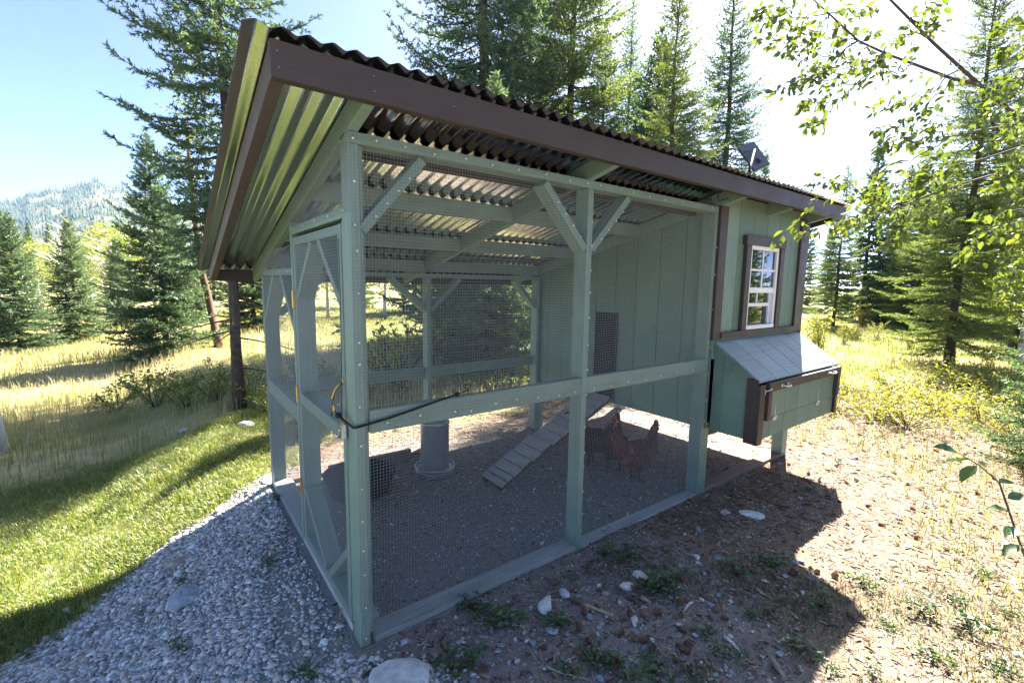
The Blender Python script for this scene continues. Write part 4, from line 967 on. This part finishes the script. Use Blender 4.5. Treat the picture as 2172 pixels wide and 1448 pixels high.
SB = mk_shrub(1, m_shrub2, root(1850, 890), 'yellow green bush at the edge of the bare litter patch', 1.0)
SC = mk_shrub(2, m_shrub, root(842, 800, 6.2), 'upright bright green bush behind the run near the end door', 1.9)
SD_ = mk_shrub(3, m_shrub2, root(1745, 690, 10.5), 'tall yellow green shrub against the far firs', 1.0)
for t_ in (SA, SB, SC, SD_):
    for ch in t_.children:
        if ch.name.startswith('trunk'): ch.name = 'stems'
        else: ch.name = 'foliage'
LG = [('leafy bush growing at the foot of the big spruce', 'bushes below the big spruce', SA, [(330, 862, 1.0), (395, 862, .9), (455, 850, 1.1), (540, 850, 1.0), (575, 872, .7), (300, 838, .8), (250, 870, .7)]),
      ('sunlit low bush in the grass beyond the bare litter', 'bushes at the edge of the litter patch', SB, [(1775, 872, .9), (1925, 905, .8), (1990, 880, .9), (2080, 890, 1.0), (1800, 835, .9), (1890, 830, 1.0), (1960, 820, 1.0), (2060, 820, 1.1), (2130, 850, 1.1), (1720, 790, .8), (2150, 930, .8)]),
      ('yellowish bush out in the sunny clearing', 'bushes in the sunny clearing', SD_, [(1720, 745, .55), (1790, 730, .6), (1860, 720, .6), (1930, 740, .5), (1975, 700, .7), (1730, 700, .7), (1830, 690, .8), (1900, 690, .7), (2080, 720, .6), (2100, 780, .5)]),
      ('weedy leafy bush behind the back rail of the run', 'bushes behind the run', SC, [(800, 800, .9), (870, 790, .8), (930, 835, .62), (985, 838, .6), (1040, 835, .65), (1090, 830, .6), (780, 850, .5), (1120, 800, .8), (850, 845, .5), (690, 830, .6), (1005, 800, .8)])]
for lab, grp, src, spots in LG:
    for (u, v, s) in spots: clone(src, root(u, v), lab, rnd.random()*6, s*rnd.uniform(.85, 1.1), grp)

# aspens and dead birches beyond the meadow
def aspen(seed, hh, rad, nl_=2600):
    rg = np.random.default_rng(seed); z = np.linspace(0, hh, 8); ax = np.stack([.1*np.sin(z*.5+seed), .1*np.cos(z*.4), z], 1); wood = [tube_data(ax, np.linspace(.11, .02, 8), 7)]
    P_ = []
    for k in range(34):
        q = rg.uniform(.35, .98); c = np.array([np.interp(q*hh, z, ax[:, j]) for j in range(3)]); a = rg.random()*6.28; L = rad*rg.uniform(.5, 1)*(1.1-abs(q-.62)*1.5)
        e = c+np.array([math.cos(a)*L, math.sin(a)*L, L*.55]); wood.append(tube_data([c, (c+e)/2+[0, 0, .05], e], [.03, .018, .006], 4, False))
        P_.append(c+(e-c)*rg.uniform(.35, 1.1, (nl_//34, 1))+rg.normal(size=(nl_//34, 3))*.30)
    P_ = np.concatenate(P_); return merge(wood), leaves(rg, P_, rg.normal(size=P_.shape)+[0, 0, -.4], .15, simple=True)
AS = tree_obj('aspen_tree', aspen(7, 4.3, 1.5), (m_birchbark, m_aspen), root(235, 650, 27), 'light green aspen with white stem beyond the young spruces')
for (u, d, s) in [(90, 30, .85), (200, 31, .9), (262, 24, .8), (140, 36, .9), (300, 30, .95), (10, 26, .7), (345, 27, .8), (700, 19, .7), (820, 20, .75), (1980, 26, .6)]:
    clone(AS, root(u, 650, d), 'sunlit pale green aspen among the conifers beyond the meadow', rnd.random()*6, s, 'aspens beyond the meadow')
clone(AS, root(2185, 700, 8.5), 'leafy young aspen beside the spreading fir', 1.0, .55)
def snag(seed, hh):
    rg = np.random.default_rng(seed); z = np.linspace(0, hh, 7); ax = np.stack([.12*np.sin(z*.6+seed), 0*z, z], 1); wood = [tube_data(ax, np.linspace(.12, .035, 7), 7)]
    for k in range(22):
        c = np.array([np.interp(rg.uniform(.5, 1)*hh, z, ax[:, j]) for j in range(3)]); a = rg.random()*6.28; L = rg.uniform(.4, 1.3); e = c+np.array([math.cos(a)*L, math.sin(a)*L, L*rg.uniform(.2, .9)]); wood.append(tube_data([c, (c+e)/2, e], [.03, .018, .008], 4, False))
    return merge(wood)
for i, (u, d, hh) in enumerate([(138, 24, 3.8), (165, 30, 5.4), (232, 25, 3.4), (246, 25, 3.6), (266, 26, 3.4), (278, 25, 3.0)]):
    b0 = root(u, 650, d); t = empty('dead_birch', b0); tag(t, 'bare white dead birch stem standing among the aspens', 'tree', 'dead birches beyond the meadow'); V, F = snag(20+i, hh); new_obj('trunk', pymesh('trunk', V, F, True), t, m_birchbark)
def birch_post():
    b0 = np.array(root(2, 962)); t = empty('lawn_birch', tuple(b0)); tag(t, 'white birch stem rooted in the mown lawn', 'birch')
    pts = np.array([[0, 0, 0], [-.02, .01, .3], [-.06, .02, .8], [-.12, .03, 1.8], [-.2, .05, 3.2], [-.3, .06, 5]]); wood = [tube_data(pts, [.075, .062, .058, .05, .04, .02], 10)]
    V, F = merge(wood); new_obj('trunk', pymesh('trunk', V, F, True), t, m_birchbark)
birch_post()

# ------------------------------------------------------------------ grass, gravel, litter (uncountable: one object each)
def blades(rg, X, Y, Lg, wd, bend=.5, cols=None, straight=False):
    n = len(X); Z = hgt(X, Y); p = np.stack([X, Y, Z-.005], 1); a = rg.random(n)*6.283; d = np.stack([np.cos(a), np.sin(a), 0*a], 1); s = np.stack([-np.sin(a), np.cos(a), 0*a], 1)
    L = Lg[:, None]; b = (bend*rg.uniform(.3, 1.3, n))[:, None]; wv = wd[:, None]*s*.5; up = np.array([0, 0, 1.])
    V = np.empty((n, 5, 3)); V[:, 0] = p-wv; V[:, 1] = p+wv; m = p+up*L*.55+d*L*b*.22; V[:, 2] = m-wv*.8; V[:, 3] = m+wv*.8; V[:, 4] = p+up*L*(1-.35*b)+d*L*b*.8
    k = np.arange(n)[:, None]*5; F = np.concatenate([k+np.array([[0, 1, 3]]), k+np.array([[0, 3, 2]]), k+np.array([[2, 3, 4]])], 1).reshape(-1, 3)
    me_c = np.repeat(cols, 5, axis=0) if cols is not None else None
    return V.reshape(-1, 3), F, me_c
def pick(rg, n, pal, wts):
    pal = np.array(pal); i = rg.choice(len(pal), n, p=np.array(wts)/sum(wts)); return pal[i]*rg.uniform(.75, 1.25, (n, 1))
m_grass = leafmat('grass_blades', [(.1, .15, .03)], .45, .45, .05, (1.6, 1.5, .55), attr='tint', objvar=0)
m_straw = leafmat('dry_grass', [(.3, .2, .1)], .40, .6, .03, (1.15, 1.08, .85), attr='tint', objvar=0)
def stuff(name, V, F, cols, mat, label, cat):
    me = pymesh(name, V, F); set_color(me, 'tint', cols); o = new_obj(name, me, None, mat); tag(o, label, cat, kind='stuff'); return o
def in_view(X, Y, m=150):
    q = np.stack([X, Y, hgt(X, Y)], 1)-CAM; f_ = q @ AX_F; u = 1086+FPX*(q @ AX_R)/np.maximum(f_, .05); v = 724-FPX*(q @ AX_U)/np.maximum(f_, .05)
    return (f_ > .2) & (u > -m) & (u < 2172+m) & (v > -m) & (v < 1448+m)
rg = np.random.default_rng(77)
# mown lawn
n = 420000; X = rg.uniform(-2.7, 1.3, n); Y = rg.uniform(.6, 4.6, n); g, dd, l, li, fl = zone_masks(X, Y); keep = (rg.random(n) < l*(.55+.45*nz(X, Y, 3.3, 8))) & in_view(X, Y) & (rg.random(n) < np.clip(3.2/np.hypot(X+.5, Y+1.7), .5, 1))
X, Y = X[keep], Y[keep]; n = len(X)
c = pick(rg, n, [(.11, .175, .036), (.16, .22, .045), (.22, .255, .065), (.34, .30, .13)], [4, 4, 2, 1.3])
V, F, cc = blades(rg, X, Y, rg.uniform(.02, .065, n)*(1+.5*(nz(X, Y, 2, 1) > .4)), rg.uniform(.0025, .005, n), .9, c); stuff('lawn_grass', V, F, cc, m_grass, 'short mown lawn grass left of the gravel', 'grass')
# tall dry meadow grass
n = 230000; r_ = rg.uniform(5.0, 26, n)**1.0; a = rg.uniform(YAW+.9*-1.05, YAW+1.05, n); X = CAM[0]+r_*np.cos(a); Y = CAM[1]+r_*np.sin(a)
g, dd, l, li, fl = zone_masks(X, Y); keep = (rg.random(n) < fl) & in_view(X, Y) & ~((X > -.1) & (X < 4.1) & (Y > -.4) & (Y < 2.5)) & (rg.random(n) < .55+.45*nz(X, Y, .8, 2))
X, Y = X[keep], Y[keep]; n = len(X); grn = np.clip(.54+.55*nz(X, Y, .55, 6)+.45*(X > 3.5), 0, 1)[:, None]
c = pick(rg, n, [(.62, .52, .31), (.70, .61, .41), (.48, .39, .21)], [2, 2, 1.2])*(1-grn)+pick(rg, n, [(.21, .24, .055), (.28, .28, .075), (.15, .19, .05)], [2, 1, 1])*grn
Lg = rg.uniform(.10, .36, n)*(.75+.35*nz(X, Y, .5, 3))*np.where(X > 3.5, .72, 1); far_ = np.hypot(X-CAM[0], Y-CAM[1])
V, F, cc = blades(rg, X, Y, Lg, rg.uniform(.003, .006, n)*np.clip(far_/6, 1, 3.2), .55, c); stuff('meadow_grass', V, F, cc, m_straw, 'tall dry straw coloured meadow grass', 'grass')
# rough grass at the right and behind, between litter and bushes
n = 90000; X = rg.uniform(.3, 8.5, n); Y = rg.uniform(-2.0, 6.0, n); g, dd, l, li, fl = zone_masks(X, Y)
dens = (.5+.6*nz(X, Y, 1.6, 4))*smooth(.45, 1.0, .6*nz(X, Y, .9, 7)+1.0*smooth(-.85, -1.6, Y-.28*(X-2.2))+1.1*smooth(5.2, 7.0, X)+.9*smooth(2.2, 3.0, Y))
keep = (rg.random(n) < dens*.75) & in_view(X, Y) & ~((X > -.1) & (X < 3.9) & (Y > -.35) & (Y < 2.1)); X, Y = X[keep], Y[keep]; n = len(X)
c = pick(rg, n, [(.09, .135, .035), (.15, .17, .045), (.30, .24, .11), (.38, .31, .17)], [3, 2, 2, 1.5])
V, F, cc = blades(rg, X, Y, rg.uniform(.03, .13, n), rg.uniform(.0025, .0055, n), 1.1, c); stuff('rough_grass', V, F, cc, m_grass, 'rough patchy grass through the litter and behind the run', 'grass')
# shaded weeds and short grass under the eaves in front
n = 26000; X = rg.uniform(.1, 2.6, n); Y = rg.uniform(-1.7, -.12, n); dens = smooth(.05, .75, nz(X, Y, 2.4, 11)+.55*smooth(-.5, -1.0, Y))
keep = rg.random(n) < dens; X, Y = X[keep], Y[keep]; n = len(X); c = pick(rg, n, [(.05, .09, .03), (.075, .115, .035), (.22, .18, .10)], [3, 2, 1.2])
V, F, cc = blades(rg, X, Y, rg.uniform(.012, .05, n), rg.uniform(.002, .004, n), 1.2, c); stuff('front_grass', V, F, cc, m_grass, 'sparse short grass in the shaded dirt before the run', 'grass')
def chips(rg, X, Y, size, flat=.5, cols=None, sink=.3, ex=None):
    """angular stones: jittered icosahedra"""
    ph = (1+5**.5)/2; I = np.array([(-1, ph, 0), (1, ph, 0), (-1, -ph, 0), (1, -ph, 0), (0, -1, ph), (0, 1, ph), (0, -1, -ph), (0, 1, -ph), (ph, 0, -1), (ph, 0, 1), (-ph, 0, -1), (-ph, 0, 1)])/1.9
    IF = np.array([(0, 11, 5), (0, 5, 1), (0, 1, 7), (0, 7, 10), (0, 10, 11), (1, 5, 9), (5, 11, 4), (11, 10, 2), (10, 7, 6), (7, 1, 8), (3, 9, 4), (3, 4, 2), (3, 2, 6), (3, 6, 8), (3, 8, 9), (4, 9, 5), (2, 4, 11), (6, 2, 10), (8, 6, 7), (9, 8, 1)])
    n = len(X); Z = hgt(X, Y); sc = np.stack([rg.uniform(.75, 1.35, n), rg.uniform(.55, 1.0, n), flat*rg.uniform(.6, 1.2, n)], 1)*size[:, None]*.5
    W = I[None]*(1+rg.uniform(-.28, .28, (n, 12, 1)))*sc[:, None, :]
    a = rg.random(n)*6.283; tl = rg.normal(size=n)*.35; ca, sa, ct, st = np.cos(a)[:, None], np.sin(a)[:, None], np.cos(tl)[:, None], np.sin(tl)[:, None]
    x, y, z = W[..., 0], W[..., 1], W[..., 2]; y, z = y*ct-z*st, y*st+z*ct; x, y = x*ca-y*sa, x*sa+y*ca
    V = np.stack([x+X[:, None], y+Y[:, None], z+(Z+sc[:, 2]*(1-sink*2) if ex is None else Z+ex)[:, None]], -1)
    F = (IF[None]+(np.arange(n)*12)[:, None, None]).reshape(-1, 3); return V.reshape(-1, 3), F, (np.repeat(cols, 12, axis=0) if cols is not None else None)
def stonemat(name, rough=.85):
    b = NB(name); a_ = b.n('ShaderNodeAttribute'); a_.attribute_name = 'tint'; n_ = b.noise(b.tex('Object'), 120, 3, .6); c_ = b.mix(b.ramp(n_, [(.3, .72), (.7, 1.0)]), (0, 0, 0), a_.outputs['Color'])
    return b.bsdf(c_, rough, 0, b.bump(n_, .4, .002), .25)
m_chip = stonemat('slate_chips')
PAL = [(.42, .415, .41), (.57, .56, .54), (.70, .68, .65), (.28, .275, .275), (.60, .53, .44), (.47, .39, .34)]
n = 120000; X = rg.uniform(-1.9, .5, n); Y = rg.uniform(-1.0, 2.4, n); g, dd, l, li, fl = zone_masks(X, Y)
bare = smooth(.25, .6, nz(X, Y, 1.7, 21)+.55*smooth(-.42, -.08, X)*smooth(-.25, .2, Y)*smooth(1.6, 1.1, Y))
keep = (rg.random(n) < np.clip(g*1.0-.72*bare*g, 0, 1)) & in_view(X, Y, 60) & ~((X > -.03) & (Y > -.03)); X, Y = X[keep], Y[keep]; n = len(X)
sz_ = rg.uniform(.006, .024, n)*np.where(rg.random(n) < .10, 1.7, 1)
V, F, cc = chips(rg, X, Y, sz_, .42, pick(rg, n, PAL, [3, 3, 2, 2, 1.2, .5]), .12); stuff('gravel', V, F, cc, m_chip, 'loose blue grey slate gravel sloping down from the coop door', 'gravel')
# small stones and crumbs on the dirt inside and in front of the run
n = 14000; X = rg.uniform(-.3, 4.0, n); Y = rg.uniform(-1.8, 2.1, n); keep = in_view(X, Y, 40) & ~((np.abs(X-.05) < .06) & (Y > 0)) & ~((np.abs(Y-.05) < .06) & (X > 0)); X, Y = X[keep], Y[keep]; n = len(X)
V, F, cc = chips(rg, X, Y, rg.uniform(.004, .013, n)*np.where(rg.random(n) < .05, 2.0, 1), .6, pick(rg, n, PAL+[(.11, .09, .075)], [2, 2, 1.2, 2, 1.5, 1.5, 3]), .25); stuff('grit', V, F, cc, m_chip, 'small stones and crumbs over the dirt in and around the run', 'grit')
# straw, needles and bark flakes
n = 52000; X = rg.uniform(-.2, 7.5, n); Y = rg.uniform(-2.2, 3.2, n); keep = in_view(X, Y, 40) & ((X > .15) | (rg.random(n) < .25)) & (rg.random(n) < np.where((Y > 0) & (Y < 1.87) & (X < 3.7), .25, 1)); X, Y = X[keep], Y[keep]; n = len(X)
a = rg.random(n)*6.283; L = rg.uniform(.012, .06, n)*np.clip(np.hypot(X+.5, Y+1.7)/3, .7, 1.6); wv = rg.uniform(.0012, .0045, n)*np.where(rg.random(n) < .25, 3.0, 1); d3 = np.stack([np.cos(a), np.sin(a), rg.normal(size=n)*.16], 1)*L[:, None]*.5; s3 = np.stack([-np.sin(a), np.cos(a), rg.normal(size=n)*.4], 1)*wv[:, None]*.5; p = np.stack([X, Y, hgt(X, Y)+.004+.004*rg.random(n)], 1)
V = np.stack([p-d3-s3, p-d3+s3, p+d3+s3, p+d3-s3, p+np.array([0, 0, .004])], 1); k = np.arange(n)[:, None]*5; F = np.concatenate([k+np.array([[0, 1, 4]]), k+np.array([[1, 2, 4]]), k+np.array([[2, 3, 4]]), k+np.array([[3, 0, 4]])], 1).reshape(-1, 3)
cc = np.repeat(pick(rg, n, [(.42, .35, .24), (.30, .21, .13), (.17, .10, .06), (.36, .30, .24), (.10, .065, .045)], [2, 2, 2, 1, 2]), 5, axis=0); stuff('ground_litter', V.reshape(-1, 3), F, cc, m_chip, 'dry straw, needles and bark flakes strewn over the ground', 'litter')

# ------------------------------------------------------------------ countable things on the ground
def rock_mesh(name, seed, flat=.6, sub=2, rough=.22):
    bm = bmesh.new(); bmesh.ops.create_icosphere(bm, subdivisions=sub, radius=.5); rg_ = np.random.default_rng(seed); cuts = rg_.normal(size=(9, 3)); cuts /= np.linalg.norm(cuts, axis=1)[:, None]; lim = rg_.uniform(.22, .42, 9)
    for v_ in bm.verts:
        p_ = np.array(v_.co)
        for c_, l_ in zip(cuts, lim):
            q_ = p_ @ c_
            if q_ > l_: p_ = p_-c_*(q_-l_)*.92
        p_ += rg_.normal(size=3)*.012*rough*4; v_.co = (p_[0], p_[1]*.8, p_[2]*flat)
    return bm_mesh(name, bm)
def rockmat(name, a, b_):
    b = NB(name); v = b.tex('Object'); n1 = b.noise(v, 3.0, 6, .7, .8); n2 = b.noise(v, 14, 4, .6)
    c = b.mix(b.ramp(n1, [(.38, 0), (.62, 1)]), a, b_); c = b.mix(b.ramp(n2, [(.55, 0), (.75, .5)]), c, C3(a, .6)); return b.bsdf(c, .85, 0, b.bump(n1, .5, .02), .25)
m_rock_w = rockmat('pale_rock', (.46, .45, .42), (.72, .71, .67)); m_rock_g = rockmat('grey_rock', (.28, .305, .335), (.48, .50, .53)); m_rock_b = rockmat('blue_grey_rock', (.18, .21, .25), (.33, .37, .41)); m_rock_t = rockmat('tan_rock', (.30, .24, .19), (.44, .38, .31))
RM = [rock_mesh('rock', 300+i, .5+.08*(i % 3)) for i in range(6)]
def rock(u, v, wpx, mat, label, flat=1.0, sink=.26, group=None, name='rock', rzv=None):
    p = gpt(u, v); dist = (p-CAM) @ AX_F; s = wpx/FPX*dist
    me = RM[rnd.randrange(6)].copy(); me.materials.clear(); me.materials.append(mat)
    o = bpy.data.objects.new(name, me); COL.objects.link(o); o.location = (p[0], p[1], p[2]+s*.25*flat*(1-sink*2)); o.scale = (s, s*rnd.uniform(.8, 1.15), s*flat)
    o.rotation_euler = (rnd.uniform(-.15, .15), rnd.uniform(-.15, .15), rnd.random()*6 if rzv is None else rzv); tag(o, label, 'rock', group); return o
rock(398, 1268, 92, m_rock_g, 'smooth blue grey boulder half buried in the gravel', .55, .28, rzv=.9)
rock(375, 1196, 54, m_rock_t, 'brownish rock at the lawn edge behind the grey boulder', .7)
rock(143, 1296, 30, m_rock_w, 'pale lump of stone between gravel and shaded lawn', .8)
rock(465, 1082, 34, m_rock_t, 'tan rock in the sunlit strip of gravel near the back corner', .7)
rock(522, 905, 34, m_rock_w, 'white rock in the weeds below the big spruce', .9)
rock(388, 915, 26, m_rock_g, 'grey rock partly hidden by the weeds under the bush', .8)
rock(578, 1172, 22, m_rock_t, 'small pinkish stone near the door sill', .8)
rock(850, 1446, 150, m_rock_w, 'large flat pale rock in front of the corner post', .5, .32, rzv=-.2)
rock(1158, 1292, 50, m_rock_w, 'jagged marbled white rock among the weeds', 1.3, .1)
rock(1196, 1260, 36, m_rock_w, 'wedge shaped white stone behind the marbled rock', .8)
rock(1330, 1248, 42, m_rock_w, 'angular pale stone lying next to its twin', .8); rock(1358, 1225, 38, m_rock_w, 'flat tipped pale stone with a cone beside it', .8)
rock(1594, 1092, 60, m_rock_w, 'flat speckled slab in the shade near the nest box', .35, .2); rock(1538, 1089, 26, m_rock_t, 'round tan cobble beside the flat slab', .9)
rock(1480, 1124, 20, m_rock_b, 'small blue cobble in the shaded dirt', .9); rock(1523, 1184, 25, m_rock_b, 'smooth blue grey cobble beside two white pebbles', .8)
rock(1478, 1183, 20, m_rock_w, 'egg shaped white pebble', .9); rock(1482, 1195, 14, m_rock_w, 'tiny white pebble under the egg shaped one', .9)
rock(1568, 1213, 14, m_rock_b, 'dark blue pebble in the dry grass', .9); rock(1345, 1318, 32, m_rock_w, 'low white stone with a chalky edge', .6)
rock(1250, 1310, 20, m_rock_b, 'blue grey stone next to the splintered stick', 1.0); rock(1172, 1340, 30, m_rock_g, 'grey stone partly covered by weeds', .9); rock(1130, 1366, 20, m_rock_b, 'triangular bluish stone in the moss', 1.1)
rock(1365, 1375, 18, m_rock_b, 'dark rounded stone in the front weeds', .9); rock(1270, 1440, 26, m_rock_b, 'blue stone at the lower edge of the weeds', .9); rock(1655, 985, 18, m_rock_b, 'grey stone wedged at the foot of the rear leg', .8)
rock(1745, 1068, 14, m_rock_g, 'pebble at the sunlit edge of the eave shadow', .8); rock(1698, 1058, 14, m_rock_g, 'pebble lying in the nest box shadow', .8); rock(1660, 950, 30, m_rock_w, 'sunlit rounded rock behind the rear leg', .7)
rock(1975, 1068, 22, m_rock_g, 'grey stone on the sunny litter', .6); rock(2160, 1390, 26, m_rock_w, 'pale stone in the trampled grass', .6); rock(1745, 1228, 12, m_rock_b, 'blue pebble on the bare shaded soil', .8)
for i in range(150):
    while True:
        u, v = rnd.uniform(0, 720), rnd.uniform(1120, 1440); p = gpt(u, v); g_ = zone_masks(np.array([p[0]]), np.array([p[1]]))[0][0]
        if g_ > .6 and not (p[0] > -.06 and p[1] > -.1): break
    rock(u, v, rnd.uniform(12, 22), rnd.choice([m_rock_g, m_rock_b, m_rock_g, m_rock_t]), 'larger flat slate chip lying on the gravel', .5, .05, 'larger chips on the gravel', 'slate_chip')
for i in range(130):
    u, v = rnd.uniform(960, 1720), rnd.uniform(1190, 1445)
    if v < 1190+(1400-u)*.2: v += 120
    if v > 1446: continue
    rock(u, v, rnd.uniform(9, 19), rnd.choice([m_rock_g, m_rock_b, m_rock_w, m_rock_t]), 'small loose pebble in the shaded dirt before the run', .8, .1, 'pebbles before the run', 'pebble')
# spruce cones
def cone_mesh():
    parts = []; n = 64
    core = lathe([(0, -.5), (.12, -.44), (.20, -.2), (.20, .15), (.12, .42), (0, .5)], 8); parts.append(core)
    for i in range(n):
        t = i/n; z = -.46+.92*t; a = i*2.399; r = .24*math.sin(math.pi*min(1, .16+t*.86))**.7+.05
        e = np.array([math.cos(a), math.sin(a), 0]); s = np.array([-math.sin(a), math.cos(a), 0]); b_ = e*r*.55+[0, 0, z-.03]; tp_ = e*(r+.05)+np.array([0, 0, z+.07])
        parts.append(([tuple(b_-s*.085), tuple(b_+s*.085), tuple(tp_+s*.055), tuple(tp_-s*.055), tuple(tp_-np.array([0, 0, .035]))], [(0, 1, 2, 3), (0, 4, 1), (1, 4, 2), (2, 4, 3), (3, 4, 0)]))
    V, F = merge(parts); return pymesh('cone', [(p[2], p[0], p[1]) for p in V], F)
CM = cone_mesh(); CM.materials.append(plain('cone_scales', (.25, .145, .085), .8, 0, .35, 60, .3))
def cone(u, v, lab, grp, k=1.0):
    p = gpt(u, v); 
    if -.1 < p[1] < 1.9 and -.1 < p[0] < 3.75: return
    o = bpy.data.objects.new('spruce_cone', CM); COL.objects.link(o); s = rnd.uniform(.026, .050)*k; o.scale = (s, s, s); o.location = (p[0], p[1], p[2]+s*.24); o.rotation_euler = (rnd.random()*6, rnd.uniform(-.25, .25), rnd.random()*6); tag(o, lab, 'cone', grp)
for i in range(62): cone(rnd.gauss(1400, 170), rnd.uniform(1190, 1430), 'brown spruce cone lying in the shade before the run', 'cones in the shade')
for i in range(95): cone(rnd.uniform(1620, 2120), 925+abs(rnd.gauss(0, 130)), 'brown spruce cone on the sunny litter', 'cones in the sun', .8)
# low weeds
def rosette(seed, n_, size, hh):
    rg_ = np.random.default_rng(seed); P_, D_, wood = [], [], []
    for k in range(n_):
        a = rg_.random()*6.28; r = rg_.uniform(.01, .09); z = hh*rg_.uniform(.2, 1); c = np.array([math.cos(a)*r, math.sin(a)*r, z]); wood.append(tube_data([(0, 0, -.01), c*[.5, .5, .7], c], [.0014, .0012, .0008], 4, False))
        for q in range(3): P_.append(c); D_.append([math.cos(a+2.1*q), math.sin(a+2.1*q), rg_.uniform(-.1, .4)])
    return merge(wood), leaves(rg_, P_, D_, size)
RO = [rosette(400, 22, .026, .06), rosette(401, 30, .020, .045), rosette(402, 16, .032, .10)]
src = []
for i, r_ in enumerate(RO):
    t = tree_obj('weed', r_, (m_twig, m_weed), (0, 0, 0), 'low green weed sprouting in the dirt before the run', 'weed', 'weeds before the run'); src.append(t)
    for ch in t.children: ch.name = 'stems' if ch.name.startswith('trunk') else 'leaves'
spots = [(1000, 1290), (1045, 1310), (1075, 1330), (1170, 1330), (1185, 1325), (1010, 1400), (960, 1420), (1255, 1395), (1400, 1245), (1420, 1260), (1385, 1255), (1280, 1180), (1330, 1185), (1500, 1345), (1560, 1220), (1640, 1200), (1390, 1420), (1330, 1440), (1200, 1430), (640, 1425), (660, 1440), (570, 1195), (390, 1230), (590, 1060), (1830, 1240), (1880, 1330), (1950, 1300), (2020, 1270), (2090, 1220), (2060, 1340), (1980, 1400), (1760, 1420), (1850, 1430), (2130, 1300), (2120, 1420), (1740, 1290), (1690, 1380), (1600, 1310), (1540, 1400), (1480, 1440), (1720, 1040), (1780, 985), (1880, 1010), (2000, 980), (380, 1380), (300, 1300), (60, 1390), (120, 1360), (30, 1340), (200, 1340)]
used = [False]*3
for i, (u, v) in enumerate(spots):
    k = i % 3; p = gpt(u, v); t = src[k] if not used[k] else copy_tree(src[k]); used[k] = True
    t.location = tuple(p); s = rnd.uniform(.5, 1.0); t.scale = (s, s, s); t.rotation_euler = (0, 0, rnd.random()*6)
    if u < 700: t.scale = (s*.6, s*.6, s*.6); t['label'] = 'low green weed sprouting through the gravel'; t['group'] = 'weeds in the gravel'
    elif u > 1700: t['label'] = 'low green weed in the sunlit litter'; t['group'] = 'weeds in the sun'
# sticks and feathers
def stick(px, r, label, mat=None, lift=.006, name='stick'):
    P_ = [gpt(*q) for q in px]; P_ = [p+np.array([0, 0, lift+r]) for p in P_]; b0 = P_[0]; n = len(P_)
    me = pymesh(name, *tube_data(np.array(P_)-b0, np.linspace(r, r*.45, n), 6), True); o = new_obj(name, me, None, mat or m_bark); o.location = tuple(b0); tag(o, label, name); return o
m_stick = plain('split_wood', (.42, .30, .18), .8, 0, .3, 30, .4); m_grey = plain('grey_stick', (.30, .26, .21), .85, 0, .3, 30, .4); m_feather = plain('white_feather', (.72, .70, .66), .7, 0, .08, 60, 0)
stick([(1240, 1288), (1300, 1311)], .009, 'splintered orange brown stick by the white rock', m_stick); stick([(1360, 1272), (1380, 1285)], .010, 'short chunk of split wood beside the cones', m_stick)
stick([(1160, 1418), (1190, 1432), (1250, 1446)], .005, 'thin curved grey twig at the front of the weeds', m_grey); stick([(1635, 1405), (1665, 1447)], .013, 'thick weathered stick at the tip of the shadow', m_grey)
stick([(660, 1425), (692, 1385)], .008, 'short grey stick on the gravel before the post', m_grey); stick([(0, 1425), (60, 1405), (115, 1388)], .006, 'long pale twig across the gravel', m_grey); stick([(770, 1440), (800, 1415)], .006, 'dark twig against the large flat rock', m_bark)
stick([(720, 1322), (727, 1290), (731, 1270)], .003, 'straw leaning on the door sill', m_stick, .02); stick([(1340, 1130), (1395, 1100)], .003, 'thin twig lying by the bottom plate', m_grey)
def feather(u, v, ang, L, label):
    p = gpt(u, v); rg_ = np.random.default_rng(int(u)); V = []; F = []
    for s in (-1, 1):
        for i in range(14):
            t = i/14; b_ = np.array([t*L, 0, .01+.012*math.sin(t*3)]); w_ = .010*math.sin(math.pi*(.1+.85*t))*rg_.uniform(.7, 1.2); e = b_+np.array([.35*w_*2, s*w_, rg_.uniform(-.002, .004)]); k = len(V); V += [b_, b_+np.array([L/15, 0, 0]), e]; F.append((k, k+1, k+2))
    q, f = tube_data([(0, 0, .008), (L*.5, 0, .02), (L, 0, .012)], [.0012, .0009, .0004], 4); k = len(V); V += q; F += [tuple(i+k for i in x) for x in f]
    o = new_obj('feather', pymesh('feather', V, F), None, m_feather); o.location = tuple(p); o.rotation_euler = (0, 0, ang); tag(o, label, 'feather')
feather(1575, 1395, 1.2, .11, 'white feather lying in the shaded dirt'); feather(1650, 1365, -.4, .07, 'pale feather near the tip of the eave shadow'); feather(1330, 1100, .6, .06, 'small white feather caught at the bottom of the wire'); feather(1450, 1300, 0.1, .09, 'long thin feather between the cones')

# ------------------------------------------------------------------ summer haze
hz = bpy.data.meshes.new('haze'); bm = bmesh.new(); bmesh.ops.create_cube(bm, size=1); bmesh.ops.scale(bm, vec=(3900, 3900, 330), verts=bm.verts); bmesh.ops.translate(bm, vec=(0, 0, 158), verts=bm.verts); bm.to_mesh(hz); bm.free()
b = NB('haze_air'); pv = b.n('ShaderNodeVolumePrincipled'); pv.inputs['Color'].default_value = (.48, .72, 1.0, 1); pv.inputs['Density'].default_value = .00012; pv.inputs['Anisotropy'].default_value = .0
b.l(pv.outputs[0], b.out.inputs['Volume']); o = new_obj('haze', hz, None, b.m); tag(o, 'thin summer haze over the valley', 'haze', kind='stuff')
